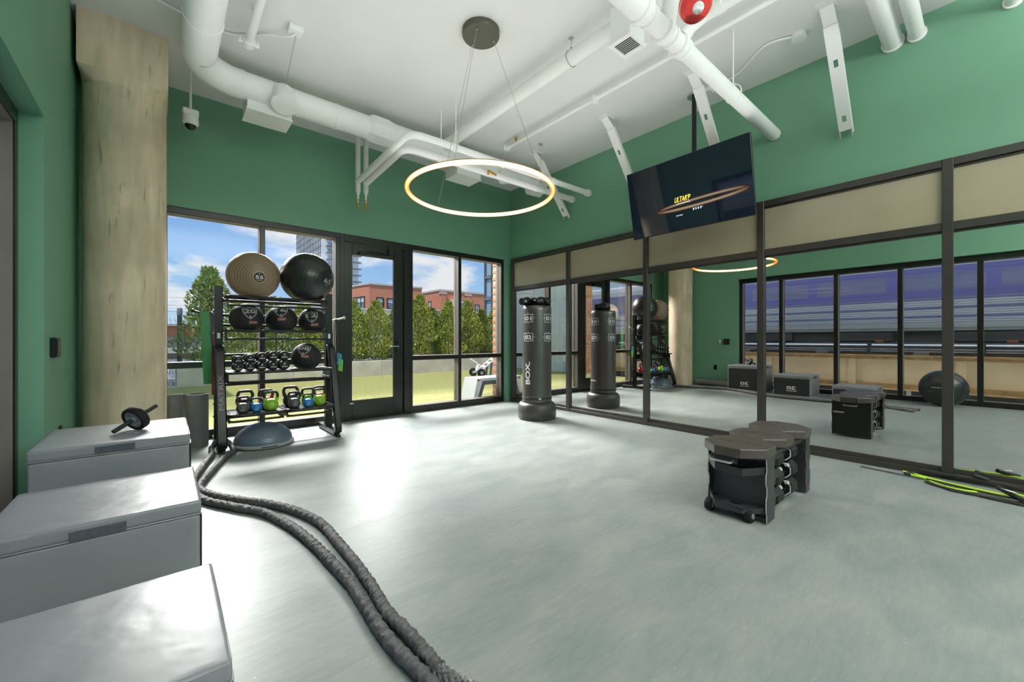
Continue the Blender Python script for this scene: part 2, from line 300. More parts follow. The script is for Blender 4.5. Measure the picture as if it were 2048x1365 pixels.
# ------------------------------------------------------------------ mesh builder
class G:
    """collects faces; build() links them as ONE mesh object"""
    def __init__(s): s.v = []; s.f = []
    def add(s, vs, fs):
        o = len(s.v); s.v += [tuple(p) for p in vs]; s.f += [tuple(i+o for i in f) for f in fs]; return s
    def obox(s, c, a, b, d, ch=0.0):
        c, a, b, d = (Vector(q) for q in (c, a, b, d)); la, lb, ld = a.length, b.length, d.length
        if ch <= 0:
            P = [c+i*a+j*b+k*d for i in (-1, 1) for j in (-1, 1) for k in (-1, 1)]
            F_ = [(0, 1, 3, 2), (4, 6, 7, 5), (0, 4, 5, 1), (2, 3, 7, 6), (0, 2, 6, 4), (1, 5, 7, 3)]
            if a.cross(b).dot(d) < 0: F_ = [f[::-1] for f in F_]
            return s.add(P, F_)
        ch = min(ch, la*.9, lb*.9, ld*.9); pa, pb, pd = 1-ch/la, 1-ch/lb, 1-ch/ld
        P = []; idx = {}
        for i in (-1, 1):
            for j in (-1, 1):
                for k in (-1, 1):
                    for ax in range(3):
                        q = [i*pa, j*pb, k*pd]; q[ax] = (i, j, k)[ax]
                        idx[i, j, k, ax] = len(P); P.append(c+q[0]*a+q[1]*b+q[2]*d)
        F_ = []
        for ax in range(3):
            o1, o2 = (ax+1) % 3, (ax+2) % 3
            for sgn in (-1, 1):
                q = []
                for u, w in ((-1, -1), (1, -1), (1, 1), (-1, 1)):
                    t = [0, 0, 0]; t[ax] = sgn; t[o1] = u; t[o2] = w; q.append(idx[t[0], t[1], t[2], ax])
                F_.append(tuple(q if sgn > 0 else q[::-1]))
            for u in (-1, 1):
                for w in (-1, 1):   # edge along ax
                    q = []
                    for e, who in ((-1, o1), (1, o1), (1, o2), (-1, o2)):
                        t = [0, 0, 0]; t[ax] = e; t[o1] = u; t[o2] = w; q.append(idx[t[0], t[1], t[2], who])
                    F_.append(tuple(q if u*w > 0 else q[::-1]))
        for i in (-1, 1):
            for j in (-1, 1):
                for k in (-1, 1):
                    q = [idx[i, j, k, 0], idx[i, j, k, 1], idx[i, j, k, 2]]; F_.append(tuple(q if i*j*k > 0 else q[::-1]))
        if a.cross(b).dot(d) < 0: F_ = [f[::-1] for f in F_]
        return s.add(P, F_)
    def box(s, x0, x1, y0, y1, z0, z1, ch=0.0):
        return s.obox(((x0+x1)/2, (y0+y1)/2, (z0+z1)/2), ((x1-x0)/2, 0, 0), (0, (y1-y0)/2, 0), (0, 0, (z1-z0)/2), ch)
    def rings(s, rings, caps=True, closed=False):
        n = len(rings[0]); o = len(s.v)
        for r in rings: s.v += [tuple(p) for p in r]
        m = len(rings)
        for i in range(m if closed else m-1):
            i2 = (i+1) % m
            for j in range(n):
                j2 = (j+1) % n; s.f.append((o+i*n+j, o+i*n+j2, o+i2*n+j2, o+i2*n+j))
        if caps and not closed:
            s.f.append(tuple(o+j for j in range(n))[::-1]); s.f.append(tuple(o+(m-1)*n+j for j in range(n)))
        return s
    def tube(s, path, r, n=8, closed=False, caps=True, rf=None, flat=None):
        P = [Vector(p) for p in path]; m = len(P); rings = []; up = None
        for i, p in enumerate(P):
            if closed: t = (P[(i+1) % m]-P[i-1])
            else: t = P[min(i+1, m-1)]-P[max(i-1, 0)]
            t.normalize()
            if up is None:
                up = Vector((0, 0, 1)) if abs(t.z) < .9 else Vector((1, 0, 0))
            x = up.cross(t); x.normalize(); y = t.cross(x); y.normalize(); up = y
            ring = []
            for j in range(n):
                a = 2*math.pi*j/n + (math.pi/n if n == 4 else 0); rr = r(i, a) if callable(r) else r
                cx, cy = math.cos(a)*rr, math.sin(a)*rr
                if flat: cx *= flat[0]; cy *= flat[1]
                ring.append(p+x*cx+y*cy)
            rings.append(ring)
        return s.rings(rings, caps, closed)
    def cyl(s, p0, p1, r, r2=None, n=16, caps=True):
        p0, p1 = Vector(p0), Vector(p1); t = (p1-p0).normalized(); r2 = r if r2 is None else r2
        x = t.orthogonal().normalized(); y = t.cross(x)
        ring = lambda p, q: [p+x*math.cos(2*math.pi*j/n)*q+y*math.sin(2*math.pi*j/n)*q for j in range(n)]
        return s.rings([ring(p0, r), ring(p1, r2)], caps)
    def lathe(s, prof, n=24, o=(0, 0, 0), ax=(0, 0, 1), caps=True, x=None):
        o, ax = Vector(o), Vector(ax).normalized(); x = Vector(x).normalized() if x else ax.orthogonal().normalized(); y = ax.cross(x)
        return s.rings([[o+ax*z+(x*math.cos(2*math.pi*j/n)+y*math.sin(2*math.pi*j/n))*max(r, 1e-5) for j in range(n)] for r, z in prof], caps)
    def prism(s, poly, o, ex, ey, th):
        o, ex, ey, th = Vector(o), Vector(ex), Vector(ey), Vector(th); n = len(poly)
        A = [o+ex*a+ey*b for a, b in poly]; B = [p+th for p in A]
        F_ = [tuple(range(n))[::-1], tuple(range(n, 2*n))]+[(i, (i+1) % n, n+(i+1) % n, n+i) for i in range(n)]
        area = sum(poly[i][0]*poly[(i+1) % n][1]-poly[(i+1) % n][0]*poly[i][1] for i in range(n))
        if (ex.cross(ey).dot(th) < 0) != (area < 0): F_ = [f[::-1] for f in F_]
        return s.add(A+B, F_)
    def ball(s, c, r, n=16, m=10, sc=(1, 1, 1)):
        c = Vector(c); rings = []
        for i in range(m+1):
            a = math.pi*i/m; rr = max(math.sin(a), .002)*r; z = -math.cos(a)*r
            rings.append([c+Vector((math.cos(2*math.pi*j/n)*rr*sc[0], math.sin(2*math.pi*j/n)*rr*sc[1], z*sc[2])) for j in range(n)])
        return s.rings(rings)
    def move(s, mtx, start=0):
        for i in range(start, len(s.v)): s.v[i] = tuple(mtx @ Vector(s.v[i]))
        return s
    def mapv(s, fn): s.v = [tuple(fn(*p)) for p in s.v]; return s
    def bisect(s, axis, step, lo, hi):
        bm = bmesh.new(); vs = [bm.verts.new(p) for p in s.v]
        for f in s.f:
            try: bm.faces.new([vs[i] for i in f])
            except ValueError: pass
        no = [0, 0, 0]; no[axis] = 1; q = lo+step
        while q < hi:
            co = [0, 0, 0]; co[axis] = q
            bmesh.ops.bisect_plane(bm, geom=bm.verts[:]+bm.edges[:]+bm.faces[:], plane_co=co, plane_no=no, dist=1e-6); q += step
        bm.verts.index_update(); s.v = [tuple(v.co) for v in bm.verts]; s.f = [tuple(v.index for v in f.verts) for f in bm.faces]; bm.free(); return s

def mesh_of(name, g, m, smooth=True, angle=38):
    me = bpy.data.meshes.new(name); me.from_pydata([tuple(p) for p in g.v], [], g.f); me.update()
    me.materials.append(M[m] if isinstance(m, str) else m)
    if smooth:
        me.polygons.foreach_set('use_smooth', [True]*len(me.polygons)); me.set_sharp_from_angle(angle=R(angle))
    return me
def build(name, g, m, parent=None, world=False, smooth=True, angle=38, label=None):
    """link G as one mesh object; world=True: its coordinates are world ones and the parent only sits at a location"""
    if world and parent is not None:
        p = parent; off = Vector((0, 0, 0))
        while p is not None: off += p.location; p = p.parent
        g.v = [tuple(Vector(q)-off) for q in g.v]
    o = bpy.data.objects.new(name, mesh_of(name, g, m, smooth, angle)); C.objects.link(o)
    if parent is not None: o.parent = parent
    if label: o['label'] = label
    return o
def share(src, parent, loc=None, rot=None):
    """another object on the same mesh"""
    o = src.copy(); C.objects.link(o); o.parent = parent
    if loc is not None: o.location = loc
    if rot is not None: o.rotation_euler = rot
    return o
def thing(name, label, cat, loc=(0, 0, 0), rotz=0.0, group=None, rot=None):
    o = bpy.data.objects.new(name, None); C.objects.link(o); o.empty_display_size = .1
    o.location = loc; o.rotation_euler = rot if rot else (0, 0, rotz); o['label'] = label; o['category'] = cat
    if group: o['group'] = group
    return o
def tag(o, label, cat, group=None):
    o['label'] = label; o['category'] = cat
    if group: o['group'] = group
    return o
def struct(name, g=None, m=None, loc=(0, 0, 0), smooth=False):
    if g is None:
        o = bpy.data.objects.new(name, None); C.objects.link(o); o.location = loc
    else: o = build(name, g, m, smooth=smooth)
    o['kind'] = 'structure'; return o
def dup(root, loc, rotz=None, label=None, group=None):
    r = root.copy(); C.objects.link(r); r.location = loc
    if rotz is not None: r.rotation_euler = (0, 0, rotz)
    if label: r['label'] = label
    if group: r['group'] = group
    for ch in list(root.children):
        c = ch.copy(); C.objects.link(c); c.parent = r
        for k in list(ch.children):
            d = k.copy(); C.objects.link(d); d.parent = c
    return r
def arc(c, r, a0, a1, n, ex=(1, 0, 0), ey=(0, 1, 0)):
    c, ex, ey = Vector(c), Vector(ex), Vector(ey)
    return [c+ex*(r*math.cos(R(a0+(a1-a0)*i/n)))+ey*(r*math.sin(R(a0+(a1-a0)*i/n))) for i in range(n+1)]
def fillet(pts, r, n=5, closed=False):
    """rounded corners on a polyline"""
    P = [Vector(p) for p in pts]; m = len(P); out = []
    for i in range(m):
        if not closed and i in (0, m-1): out.append(P[i]); continue
        p, a, b = P[i], P[i-1], P[(i+1) % m]; u = (a-p); w = (b-p); rr = min(r, u.length*.49, w.length*.49); u.normalize(); w.normalize()
        s, e = p+u*rr, p+w*rr
        for k in range(n+1):
            t = k/n; out.append(s*(1-t)**2+p*2*t*(1-t)+e*t*t)
    return out
def spline(pts, k=8):
    P = [Vector(p) for p in pts]; out = []
    for i in range(len(P)-1):
        p0, p1, p2, p3 = P[max(i-1, 0)], P[i], P[i+1], P[min(i+2, len(P)-1)]
        for j in range(k):
            t = j/k; out.append(.5*((2*p1)+(p2-p0)*t+(2*p0-5*p1+4*p2-p3)*t*t+(3*p1-p0-3*p2+p3)*t**3))
    out.append(P[-1]); return out
_TXT = {}
def text2d(s, h, w=None, bold=0.0):
    """lettering as flat faces in the xy plane, centred; h = height of the line, w = width"""
    key = (s, bold)
    if key not in _TXT:
        cu = bpy.data.curves.new('lettering', 'FONT'); cu.body = s; cu.size = 1; cu.offset = bold; cu.resolution_u = 3
        o = bpy.data.objects.new('lettering', cu); C.objects.link(o); bpy.context.view_layer.update()
        me = bpy.data.meshes.new_from_object(o.evaluated_get(bpy.context.evaluated_depsgraph_get()))
        _TXT[key] = ([tuple(v.co) for v in me.vertices], [tuple(p.vertices) for p in me.polygons])
        bpy.data.objects.remove(o); bpy.data.curves.remove(cu); bpy.data.meshes.remove(me)
    vs, fs = _TXT[key]
    x0 = min(v[0] for v in vs); x1 = max(v[0] for v in vs); y0 = min(v[1] for v in vs); y1 = max(v[1] for v in vs)
    sy = h/(y1-y0); sx = sy if w is None else w/(x1-x0)
    g = G(); g.add([((v[0]-(x0+x1)/2)*sx, (v[1]-(y0+y1)/2)*sy, 0) for v in vs], fs); return g
def rect2d(g, cx, cy, w, h): return g.add([(cx-w/2, cy-h/2, 0), (cx+w/2, cy-h/2, 0), (cx+w/2, cy+h/2, 0), (cx-w/2, cy+h/2, 0)], [(0, 1, 2, 3)])
def frame2d(g, cx, cy, w, h, t):
    rect2d(g, cx, cy+h/2-t/2, w, t); rect2d(g, cx, cy-h/2+t/2, w, t); rect2d(g, cx-w/2+t/2, cy, t, h-2*t); rect2d(g, cx+w/2-t/2, cy, t, h-2*t); return g
def ring2d(g, poly, k):
    n = len(poly); g.add([(a, b, 0) for a, b in poly]+[(a*k, b*k, 0) for a, b in poly], [(i, (i+1) % n, n+(i+1) % n, n+i) for i in range(n)]); return g
def shift(g, dx, dy): g.v = [(a+dx, b+dy, c) for a, b, c in g.v]; return g
def join(*gs):
    o = G()
    for g in gs: o.add(g.v, g.f)
    return o
def on_plane(g, o, ex, ey):
    o, ex, ey = Vector(o), Vector(ex).normalized(), Vector(ey).normalized(); return g.mapv(lambda a, b, c: o+ex*a+ey*b)
def on_ball(g, c, r, n, up, off=.0012, grid=.012):
    """lay flat artwork round a ball, centred on the direction n"""
    c, n = Vector(c), Vector(n).normalized(); u = (Vector(up)-n*n.dot(Vector(up))).normalized(); e = u.cross(n)
    g.bisect(0, grid, min(v[0] for v in g.v), max(v[0] for v in g.v)); g.bisect(1, grid, min(v[1] for v in g.v), max(v[1] for v in g.v))
    def fn(a, b, z):
        d = math.hypot(a, b); th = d/r
        if d < 1e-9: return c+n*(r+off)
        return c+(n*math.cos(th)+(e*a+u*b)*(math.sin(th)/d))*(r+off)
    return g.mapv(fn)
def on_drum(g, c, r, ang, z, off=.002, grid=.02):
    """lay flat artwork round an upright drum at the compass angle ang"""
    g.bisect(0, grid, min(v[0] for v in g.v), max(v[0] for v in g.v))
    def fn(a, b, w):
        t = ang+a/r; return (c[0]+math.cos(t)*(r+off), c[1]+math.sin(t)*(r+off), z+b)
    return g.mapv(fn)
# ================================================================== THE ROOM
XL, XR, YB, YR, HC = -.618, 5.17, 6.105, -6.5, 4.10      # left, right, window wall, rear wall, ceiling
HD = 2.741                                               # head of the glazing
struct('floor', G().box(-.80, 5.45, YR-.2, 6.25, -.12, 0), 'vinyl_floor')
struct('ceiling', G().box(-.95, 5.45, YR-.3, 6.40, HC, HC+.25), 'white_ceiling')
g = G(); g.box(-.95, 5.45, YB, YB+.26, HD, HC); g.box(XL-.3, -.03, YB, YB+.26, 0, HD); g.box(5.015, 5.17, YB, YB+.26, 0, HD); struct('wall_back', g, 'green_paint')
g = G(); g.box(XL-.28, XL, 4.124, YB, 0, HC); g.box(XL-.28, XL, YR, 4.124, 2.70, HC); g.box(XL-.28, XL, YR-.3, -4.9, 0, 2.70); struct('wall_left', g, 'green_paint')
g = G(); g.box(XR, XR+.25, YR, YB+.2, 2.752, HC); g.box(XR, XR+.25, 6.04, YB+.2, 0, 2.752); g.box(XR+.02, XR+.25, -1.2, 6.04, 0, 2.752); g.box(XR, XR+.25, YR, -1.19, 0, 2.752); wall_right = struct('wall_right', g, 'green_paint')
g = G(); g.box(-.95, .0, YR-.28, YR, 0, HC); g.box(4.9, 5.45, YR-.28, YR, 0, HC); g.box(0, 4.9, YR-.28, YR, 3.2, HC); g.box(0, 4.9, YR-.28, YR, 0, .5); struct('wall_rear', g, 'green_paint')
struct('baseboard_back', G().box(5.015, XR, YB-.014, YB, 0, .10, .004), 'green_paint')
struct('baseboard_left', G().box(XL, XL+.014, 4.124, YB, 0, .10, .004), 'green_paint')

# ---- mirror wall: framed bays of mirror with painted panels above
ys = [6.0, 4.575, 3.135, 1.690, .250, -1.19]
for i, y in enumerate(ys):
    w = .045 if i else .04
    build('mullion', G().box(XR-.055, XR+.02, y-w/2-.012, y+w/2+.012, 0, 2.75, .003), 'bronze_frame', wall_right)
for i in range(5):
    y1, y0 = ys[i]-.034, ys[i+1]+.034
    build('head_rail', G().box(XR-.050, XR+.02, y0, y1, 2.685, 2.75, .003).box(XR-.026, XR+.02, y0, y1, 2.665, 2.685), 'bronze_frame', wall_right)
    build('middle_rail', G().box(XR-.050, XR+.02, y0, y1, 2.135, 2.205, .003).box(XR-.024, XR+.02, y0, y1, 2.115, 2.135), 'bronze_frame', wall_right)
    build('bottom_rail', G().box(XR-.050, XR+.02, y0, y1, 0, .055, .003).box(XR-.026, XR+.02, y0, y1, .055, .095, .002), 'bronze_frame', wall_right)
    build('mirror_panel', G().box(XR-.015, XR+.015, y0-.005, y1+.005, .09, 2.12), 'mirror_glass', wall_right, smooth=False)
    build('upper_panel', G().box(XR-.018, XR+.015, y0-.005, y1+.005, 2.20, 2.67, .002), 'tan_panel', wall_right, smooth=False)

# ---- glazing
def glazing(name, x0, x1, mull, zt=None, base=.10):
    """window of the back wall: frame members along x, glass between them"""
    w = struct(name, loc=((x0+x1)/2, YB, 0)); y0, y1, t = YB+.018, YB+.185, .052
    def p(nm, *b): return build(nm, G().box(*b, .003), 'black_frame', w, world=True)
    p('head_rail', x0, x1, y0, y1, HD-.075, HD); p('sill_rail', x0, x1, y0, y1, 0, base)
    p('jamb', x0, x0+t, y0, y1, base, HD-.075); p('jamb', x1-t, x1, y0, y1, base, HD-.075)
    e = [x0+t]+[q for m in mull for q in (m-t/2, m+t/2)]+[x1-t]
    for m in mull: p('mullion', m-t/2, m+t/2, y0, y1, base, HD-.075)
    for a, b in zip(e[::2], e[1::2]):
        zz = [base]+([zt-.035, zt+.030] if zt else [])+[HD-.075]
        if zt: p('transom', a, b, y0, y1, zt-.035, zt+.030)
        for c, d in zip(zz[::2], zz[1::2]):
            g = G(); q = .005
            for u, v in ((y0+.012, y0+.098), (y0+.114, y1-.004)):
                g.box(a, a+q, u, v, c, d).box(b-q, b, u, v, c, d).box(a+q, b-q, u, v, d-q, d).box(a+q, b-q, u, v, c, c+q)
            build('daylit_lining', g, 'bronze_daylit', w, world=True, smooth=False, label='frame lining coloured paler as if lit by daylight')  # thin pale sheets imitate daylight on the sides of the dark frame
            build('pane', G().box(a-.006, b+.006, y0+.10, y0+.112, c-.006, d+.006), 'window_glass', w, world=True, smooth=False)
    return w
glazing('window_1', -.03, 1.945, [.972], .895)
glazing('window_2', 3.045, 5.015, [4.015], .895)
# ---- the glass door between the two windows
d = struct('door_1', loc=(2.5, YB, 0)); y0 = YB+.018
build('door_frame', G().box(1.945, 2.005, y0, y0+.15, 0, HD, .003).box(2.945, 3.045, y0, y0+.15, 0, HD, .003).box(2.005, 2.945, y0, y0+.15, 2.64, HD, .003), 'black_frame', d, world=True)
build('stile', G().box(2.010, 2.128, y0+.03, y0+.085, .01, 2.63, .004), 'black_frame', d, world=True)
build('stile', G().box(2.785, 2.940, y0+.03, y0+.085, .01, 2.63, .004), 'black_frame', d, world=True)
build('top_rail', G().box(2.128, 2.785, y0+.03, y0+.085, 2.465, 2.63, .004), 'black_frame', d, world=True)
build('bottom_rail', G().box(2.128, 2.785, y0+.03, y0+.085, .01, .285, .004), 'black_frame', d, world=True)
build('pane', G().box(2.12, 2.79, y0+.05, y0+.062, .28, 2.47), 'window_glass', d, world=True, smooth=False)
cl = build('door_closer', G().box(2.22, 2.53, y0-.02, y0+.03, 2.47, 2.52, .004), 'black_metal', d, world=True)
build('closer_arm', G().box(2.36, 2.70, y0-.012, y0+.004, 2.525, 2.540).box(2.68, 2.71, y0-.012, y0+.03, 2.525, 2.66), 'black_metal', cl, world=True)
hd = build('door_handle', G().cyl((2.83, y0+.03, 1.09), (2.83, y0-.035, 1.09), .011, n=10).tube(fillet([(2.83, y0-.035, 1.09), (2.69, y0-.04, 1.09)], .01), .009, 8), 'chrome', d, world=True, label='chrome lever handle')
build('lock_plate', G().box(2.81, 2.85, y0+.024, y0+.031, 1.0, 1.17, .002), 'black_metal', hd, world=True)
build('door_sticker', G().box(2.10, 2.145, y0+.027, y0+.0305, .235, .252), 'white_plastic', d, world=True, label='small white sticker low on the leaf')
struct('trim_1', G().box(1.945, 3.045, YB-.05, YB+.20, 0, .008, .003), 'bronze_frame')

# ---- window band of the left wall
w3 = struct('window_3', loc=(XL-.14, 0, 0)); x0, x1 = XL-.28, XL-.112
def p3(nm, *b): return build(nm, G().box(*b, .003), 'black_frame', w3, world=True)
p3('head_rail', x0, x1, -4.9, 4.124, 2.60, 2.70); p3('sill_rail', x0, x1, -4.9, 4.124, 0, .095)
my = [4.085, 3.215, 2.187, 1.177, .140, -.89, -1.92, -2.95, -3.98, -4.86]
for y in my: p3('mullion', x0, x1, y-.035, y+.035, .095, 2.60)
for a, b in zip(my[1:], my):
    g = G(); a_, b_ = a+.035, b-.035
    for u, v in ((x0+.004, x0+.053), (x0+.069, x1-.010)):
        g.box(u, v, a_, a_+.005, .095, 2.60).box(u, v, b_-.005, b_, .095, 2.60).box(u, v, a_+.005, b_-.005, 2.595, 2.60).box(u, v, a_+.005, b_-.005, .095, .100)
    build('daylit_lining', g, 'bronze_daylit', w3, world=True, smooth=False, label='frame lining coloured paler as if lit by daylight')
    build('pane', G().box(x0+.055, x0+.067, a+.03, b-.03, .09, 2.605), 'window_glass', w3, world=True, smooth=False)
build('outlet_plate', G().box(x1-.002, x1+.008, 1.02, 1.09, .10, .19, .002), 'white_plastic', w3, world=True, label='small white outlet plate low on the frame')
w4 = struct('window_4', loc=(2.45, YR-.14, 0))
for nm, b in (('head_rail', (0, 4.9, 3.12, 3.2)), ('sill_rail', (0, 4.9, .5, .58)), ('jamb', (0, .06, .58, 3.12)), ('jamb', (4.84, 4.9, .58, 3.12)), ('mullion', (1.6, 1.66, .58, 3.12)), ('mullion', (3.24, 3.3, .58, 3.12))):
    build(nm, G().box(b[0], b[1], YR-.22, YR-.06, b[2], b[3], .003), 'black_frame', w4, world=True)
for a, b in ((.06, 1.6), (1.66, 3.24), (3.3, 4.84)):
    build('pane', G().box(a, b, YR-.15, YR-.14, .58, 3.12), 'window_glass', w4, world=True, smooth=False)

# ---- concrete column with its square head
c = thing('concrete_column', 'round bare concrete column with a square head, standing in the corner beside the left window', 'column', (-.280, 5.43, 0))
build('shaft', G().lathe([(.298, 0), (.298, 3.56)], 64), 'column_concrete', c)
build('column_head', G().box(-.303, .308, -.305, .31, 3.61, HC), 'column_concrete', c, smooth=False)
hg = G()
# splayed underside of the head, from the square back to the round shaft
sq = []
for j in range(64):
    a = 2*math.pi*j/64; k = .303/max(abs(math.cos(a)), abs(math.sin(a))); sq.append((math.cos(a)*k, math.sin(a)*k))
hg.rings([[(math.cos(2*math.pi*j/64)*.298, math.sin(2*math.pi*j/64)*.298, 3.52) for j in range(64)], [(a, b, 3.61) for a, b in sq]], caps=False)
build('splay', hg, 'column_concrete', c, angle=85)

# ---- small plates on the left wall
t = thing('wall_control', 'black rectangular touch control panel on the green left wall, before the column', 'control panel', (XL, 4.38, 1.14))
build('housing', G().box(0, .034, -.075, .075, -.07, .07, .006), 'black_metal', t); build('screen', G().box(.034, .037, -.06, .06, -.045, .055, .001), 'gloss_black', t)
t = thing('light_switch', 'small white switch plate beside the black control panel', 'light switch', (XL, 4.545, 1.14))
build('plate', G().box(0, .008, -.02, .02, -.045, .045, .002), 'white_plastic', t); build('rocker', G().box(.008, .013, -.011, .011, -.025, .025, .002), 'white_plastic', t)
t = thing('wall_outlet', 'black power outlet low on the green left wall behind the tallest box', 'outlet', (XL, 4.66, .47))
build('plate', G().box(0, .010, -.038, .038, -.06, .06, .002), 'black_metal', t); build('socket', G().box(.010, .014, -.018, .018, -.035, -.008, .001).box(.010, .014, -.018, .018, .008, .035, .001), 'gloss_black', t)
# ================================================================== SERVICES UNDER THE CEILING
def wd(name, label, cat, loc, group=None): return thing(name, label, cat, loc, group=group)
# ---- big round duct: from above the camera, elbow by the column, along the window wall
ZD, RD, YD, XD = 3.85, .136, 5.05, .245
t = wd('main_air_duct', 'large white round air duct, elbowed, running along the window wall under the ceiling', 'air duct', (XD, YD, ZD))
build('trunk', G().cyl((XD, .6, ZD), (XD, YD-.34, ZD), RD, n=32), 'white_duct', t, world=True)
el = [(XD, YD-.34, ZD)]+[tuple(p) for p in arc((XD+.34, YD-.34, ZD), .34, 180, 90, 10)]
build('elbow', G().tube(el+[(XD+.36, YD, ZD)], RD+.004, 32), 'white_duct', t, world=True)
build('run', G().cyl((XD+.34, YD, ZD), (2.05, YD, ZD), RD, n=32), 'white_duct', t, world=True)
build('tee_collar', G().lathe([(RD, 0), (RD+.035, .05), (RD+.035, .24), (RD+.014, .34)], 8, (1.92, YD, ZD), (1, 0, 0)), 'white_duct', t, world=True, smooth=False)
build('run', G().cyl((2.2, YD, ZD), (2.95, YD, ZD), RD+.012, n=32), 'white_duct', t, world=True)
build('run', G().cyl((2.9, YD, ZD), (4.75, YD, ZD), RD-.012, n=32), 'white_duct', t, world=True)
for x in (XD+.37, 1.55, 2.9, 3.7):
    build('seam_collar', G().cyl((x-.014, YD, ZD), (x+.014, YD, ZD), RD+.007 if x < 2 else RD-.004, n=32), 'white_duct', t, world=True)
for y in (1.6, 2.9, 4.2):
    build('seam_collar', G().cyl((XD, y-.014, ZD), (XD, y+.014, ZD), RD+.007, n=32), 'white_duct', t, world=True)
build('end_cap', G().lathe([(RD-.012, 0), (RD+.07, .03), (RD+.07, .22), (RD+.02, .26)], 8, (4.72, YD, ZD), (1, 0, 0)), 'white_duct', t, world=True, angle=20)
for x in (.98, 4.05):
    build('tap_saddle', G().lathe([(.112, 0), (.118, .15), (.128, .155), (.128, .185)], 28, (x, YD-.09, ZD+.02), (0, -.40, -.92)), 'white_duct', t, world=True)
def duct_box(x0, label):
    b = wd('duct_register_box', label, 'register box', (x0+.19, YD+.22, 3.56))
    build('housing', G().box(x0, x0+.42, YD-.02, YD+.30, 3.63, 3.80, .004), 'white_pipe', b, world=True)
    build('flange', G().box(x0-.008, x0+.428, YD-.028, YD+.308, 3.615, 3.632, .002), 'white_pipe', b, world=True)
duct_box(.66, 'white square register box under the duct, left one beside the round tap')
duct_box(3.25, 'white square register box under the duct, seen through the glowing ring')
# ---- smaller round duct coming forward to a grille box
XS, ZS, RS = 2.985, 3.90, .070
t = wd('branch_air_duct', 'long slim white round duct crossing the ceiling from the main duct towards the grille box', 'air duct', (XS, 3, ZS))
build('run', G().cyl((XS, .6, ZS), (XS, YD, ZS), RS, n=24), 'white_duct', t, world=True)
for y in (1.7, 4.85): build('seam_collar', G().cyl((XS, y-.012, ZS), (XS, y+.012, ZS), RS+.006, n=24), 'white_duct', t, world=True)
for y in (2.62,):
    h = build('hanger_strap', G().tube([(XS+math.cos(a)*(RS+.004), y, ZS+math.sin(a)*(RS+.004)) for a in [2*math.pi*i/24 for i in range(24)]], .004, 6, closed=True), 'wire', t, world=True)
    build('hanger_wire', G().tube([(XS-RS, y, ZS+.01), (XS, y, HC-.10)], .003, 6).tube([(XS+RS, y, ZS+.01), (XS, y, HC-.10)], .003, 6).cyl((XS, y, HC-.11), (XS, y, HC), .004, n=6).box(XS-.008, XS+.008, y-.008, y+.008, HC-.13, HC-.09).box(XS-.02, XS+.02, y-.02, y+.02, HC-.008, HC), 'wire', h, world=True)
gb = wd('grille_box', 'white sheet metal box with a slatted air grille facing down, on the slim duct', 'register box', (2.955, 1.97, 3.66))
build('housing', G().box(2.85, 3.06, 1.88, 2.07, 3.665, 3.97, .003), 'white_pipe', gb, world=True)
build('grille_frame', G().box(2.835, 3.075, 1.865, 1.895, 3.65, 3.668, .002).box(2.835, 3.075, 2.055, 2.085, 3.65, 3.668, .002).box(2.835, 2.875, 1.895, 2.055, 3.65, 3.668, .002).box(3.035, 3.075, 1.895, 2.055, 3.65, 3.668, .002), 'white_pipe', gb, world=True)
build('grille_throat', G().box(2.875, 3.035, 1.895, 2.055, 3.662, 3.664), 'louvre_dark', gb, world=True)
for i in range(8):
    x = 2.882+i*.021; build('slat', G().obox((x, 1.975, 3.657), (.006, 0, .004), (0, .08, 0), (.0006, 0, -.001)), 'white_pipe', gb, world=True)
# ---- white drain stack along x with wyes, ending at the mirror wall
YP, ZP, RP = 1.565, 3.47, .062
t = wd('drain_pipe', 'thick white drain pipe with couplings, running into the green wall right of the television', 'pipe', (4, YP, ZP))
build('pipe_run', G().cyl((3.0, YP, ZP), (5.165, YP, ZP), RP, n=28), 'white_pipe', t, world=True)
build('pipe_run', G().cyl((1.75, YP, ZP+.01), (2.55, YP, ZP), RP+.022, n=28), 'white_pipe', t, world=True)
build('fitting', G().cyl((2.5, YP, ZP), (3.05, YP, ZP), RP+.006, n=28), 'white_pipe', t, world=True)
for x, r, w in ((2.50, .098, .05), (2.60, .078, .03), (2.80, .088, .05), (2.90, .076, .03), (3.03, .084, .045), (3.10, .074, .03)):
    build('coupling', G().lathe([(r-.012, -w/2-.008), (r, -w/2), (r, w/2), (r-.012, w/2+.008)], 28, (x, YP, ZP), (1, 0, 0)), 'white_pipe', t, world=True)
build('wye_branch', G().tube(fillet([(2.84, YP, ZP+.02), (2.66, YP-.16, ZP+.20), (2.66, YP-.16, HC)], .1), .056, 20), 'white_pipe', t, world=True)
build('wye_branch', G().tube(fillet([(3.02, YP, ZP+.03), (3.10, YP-.13, ZP+.16), (3.10, YP-1.6, ZP+.18)], .10), .040, 18), 'white_pipe', t, world=True)
for p_, q, r in (((3.10, YP-.30, ZP+.172), (3.10, YP-.24, ZP+.171), .052), ((3.035, YP-.03, ZP+.055), (3.055, YP-.06, ZP+.09), .052), ((2.66, YP-.16, ZP+.36), (2.66, YP-.16, ZP+.42), .07)):
    build('coupling', G().cyl(p_, q, r, n=20), 'white_pipe', t, world=True)
h = build('clevis_hanger', G().tube([(4.05, YP+math.cos(a)*.07, ZP+math.sin(a)*.085+.02) for a in [2*math.pi*i/24 for i in range(24)]], .005, 6, closed=True), 'white_pipe', t, world=True)
build('hanger_rod', G().cyl((4.05, YP, ZP+.10), (4.05, YP, HC), .006, n=8).cyl((4.05, YP-.02, ZP+.105), (4.05, YP+.02, ZP+.105), .010, n=8), 'white_pipe', h, world=True)
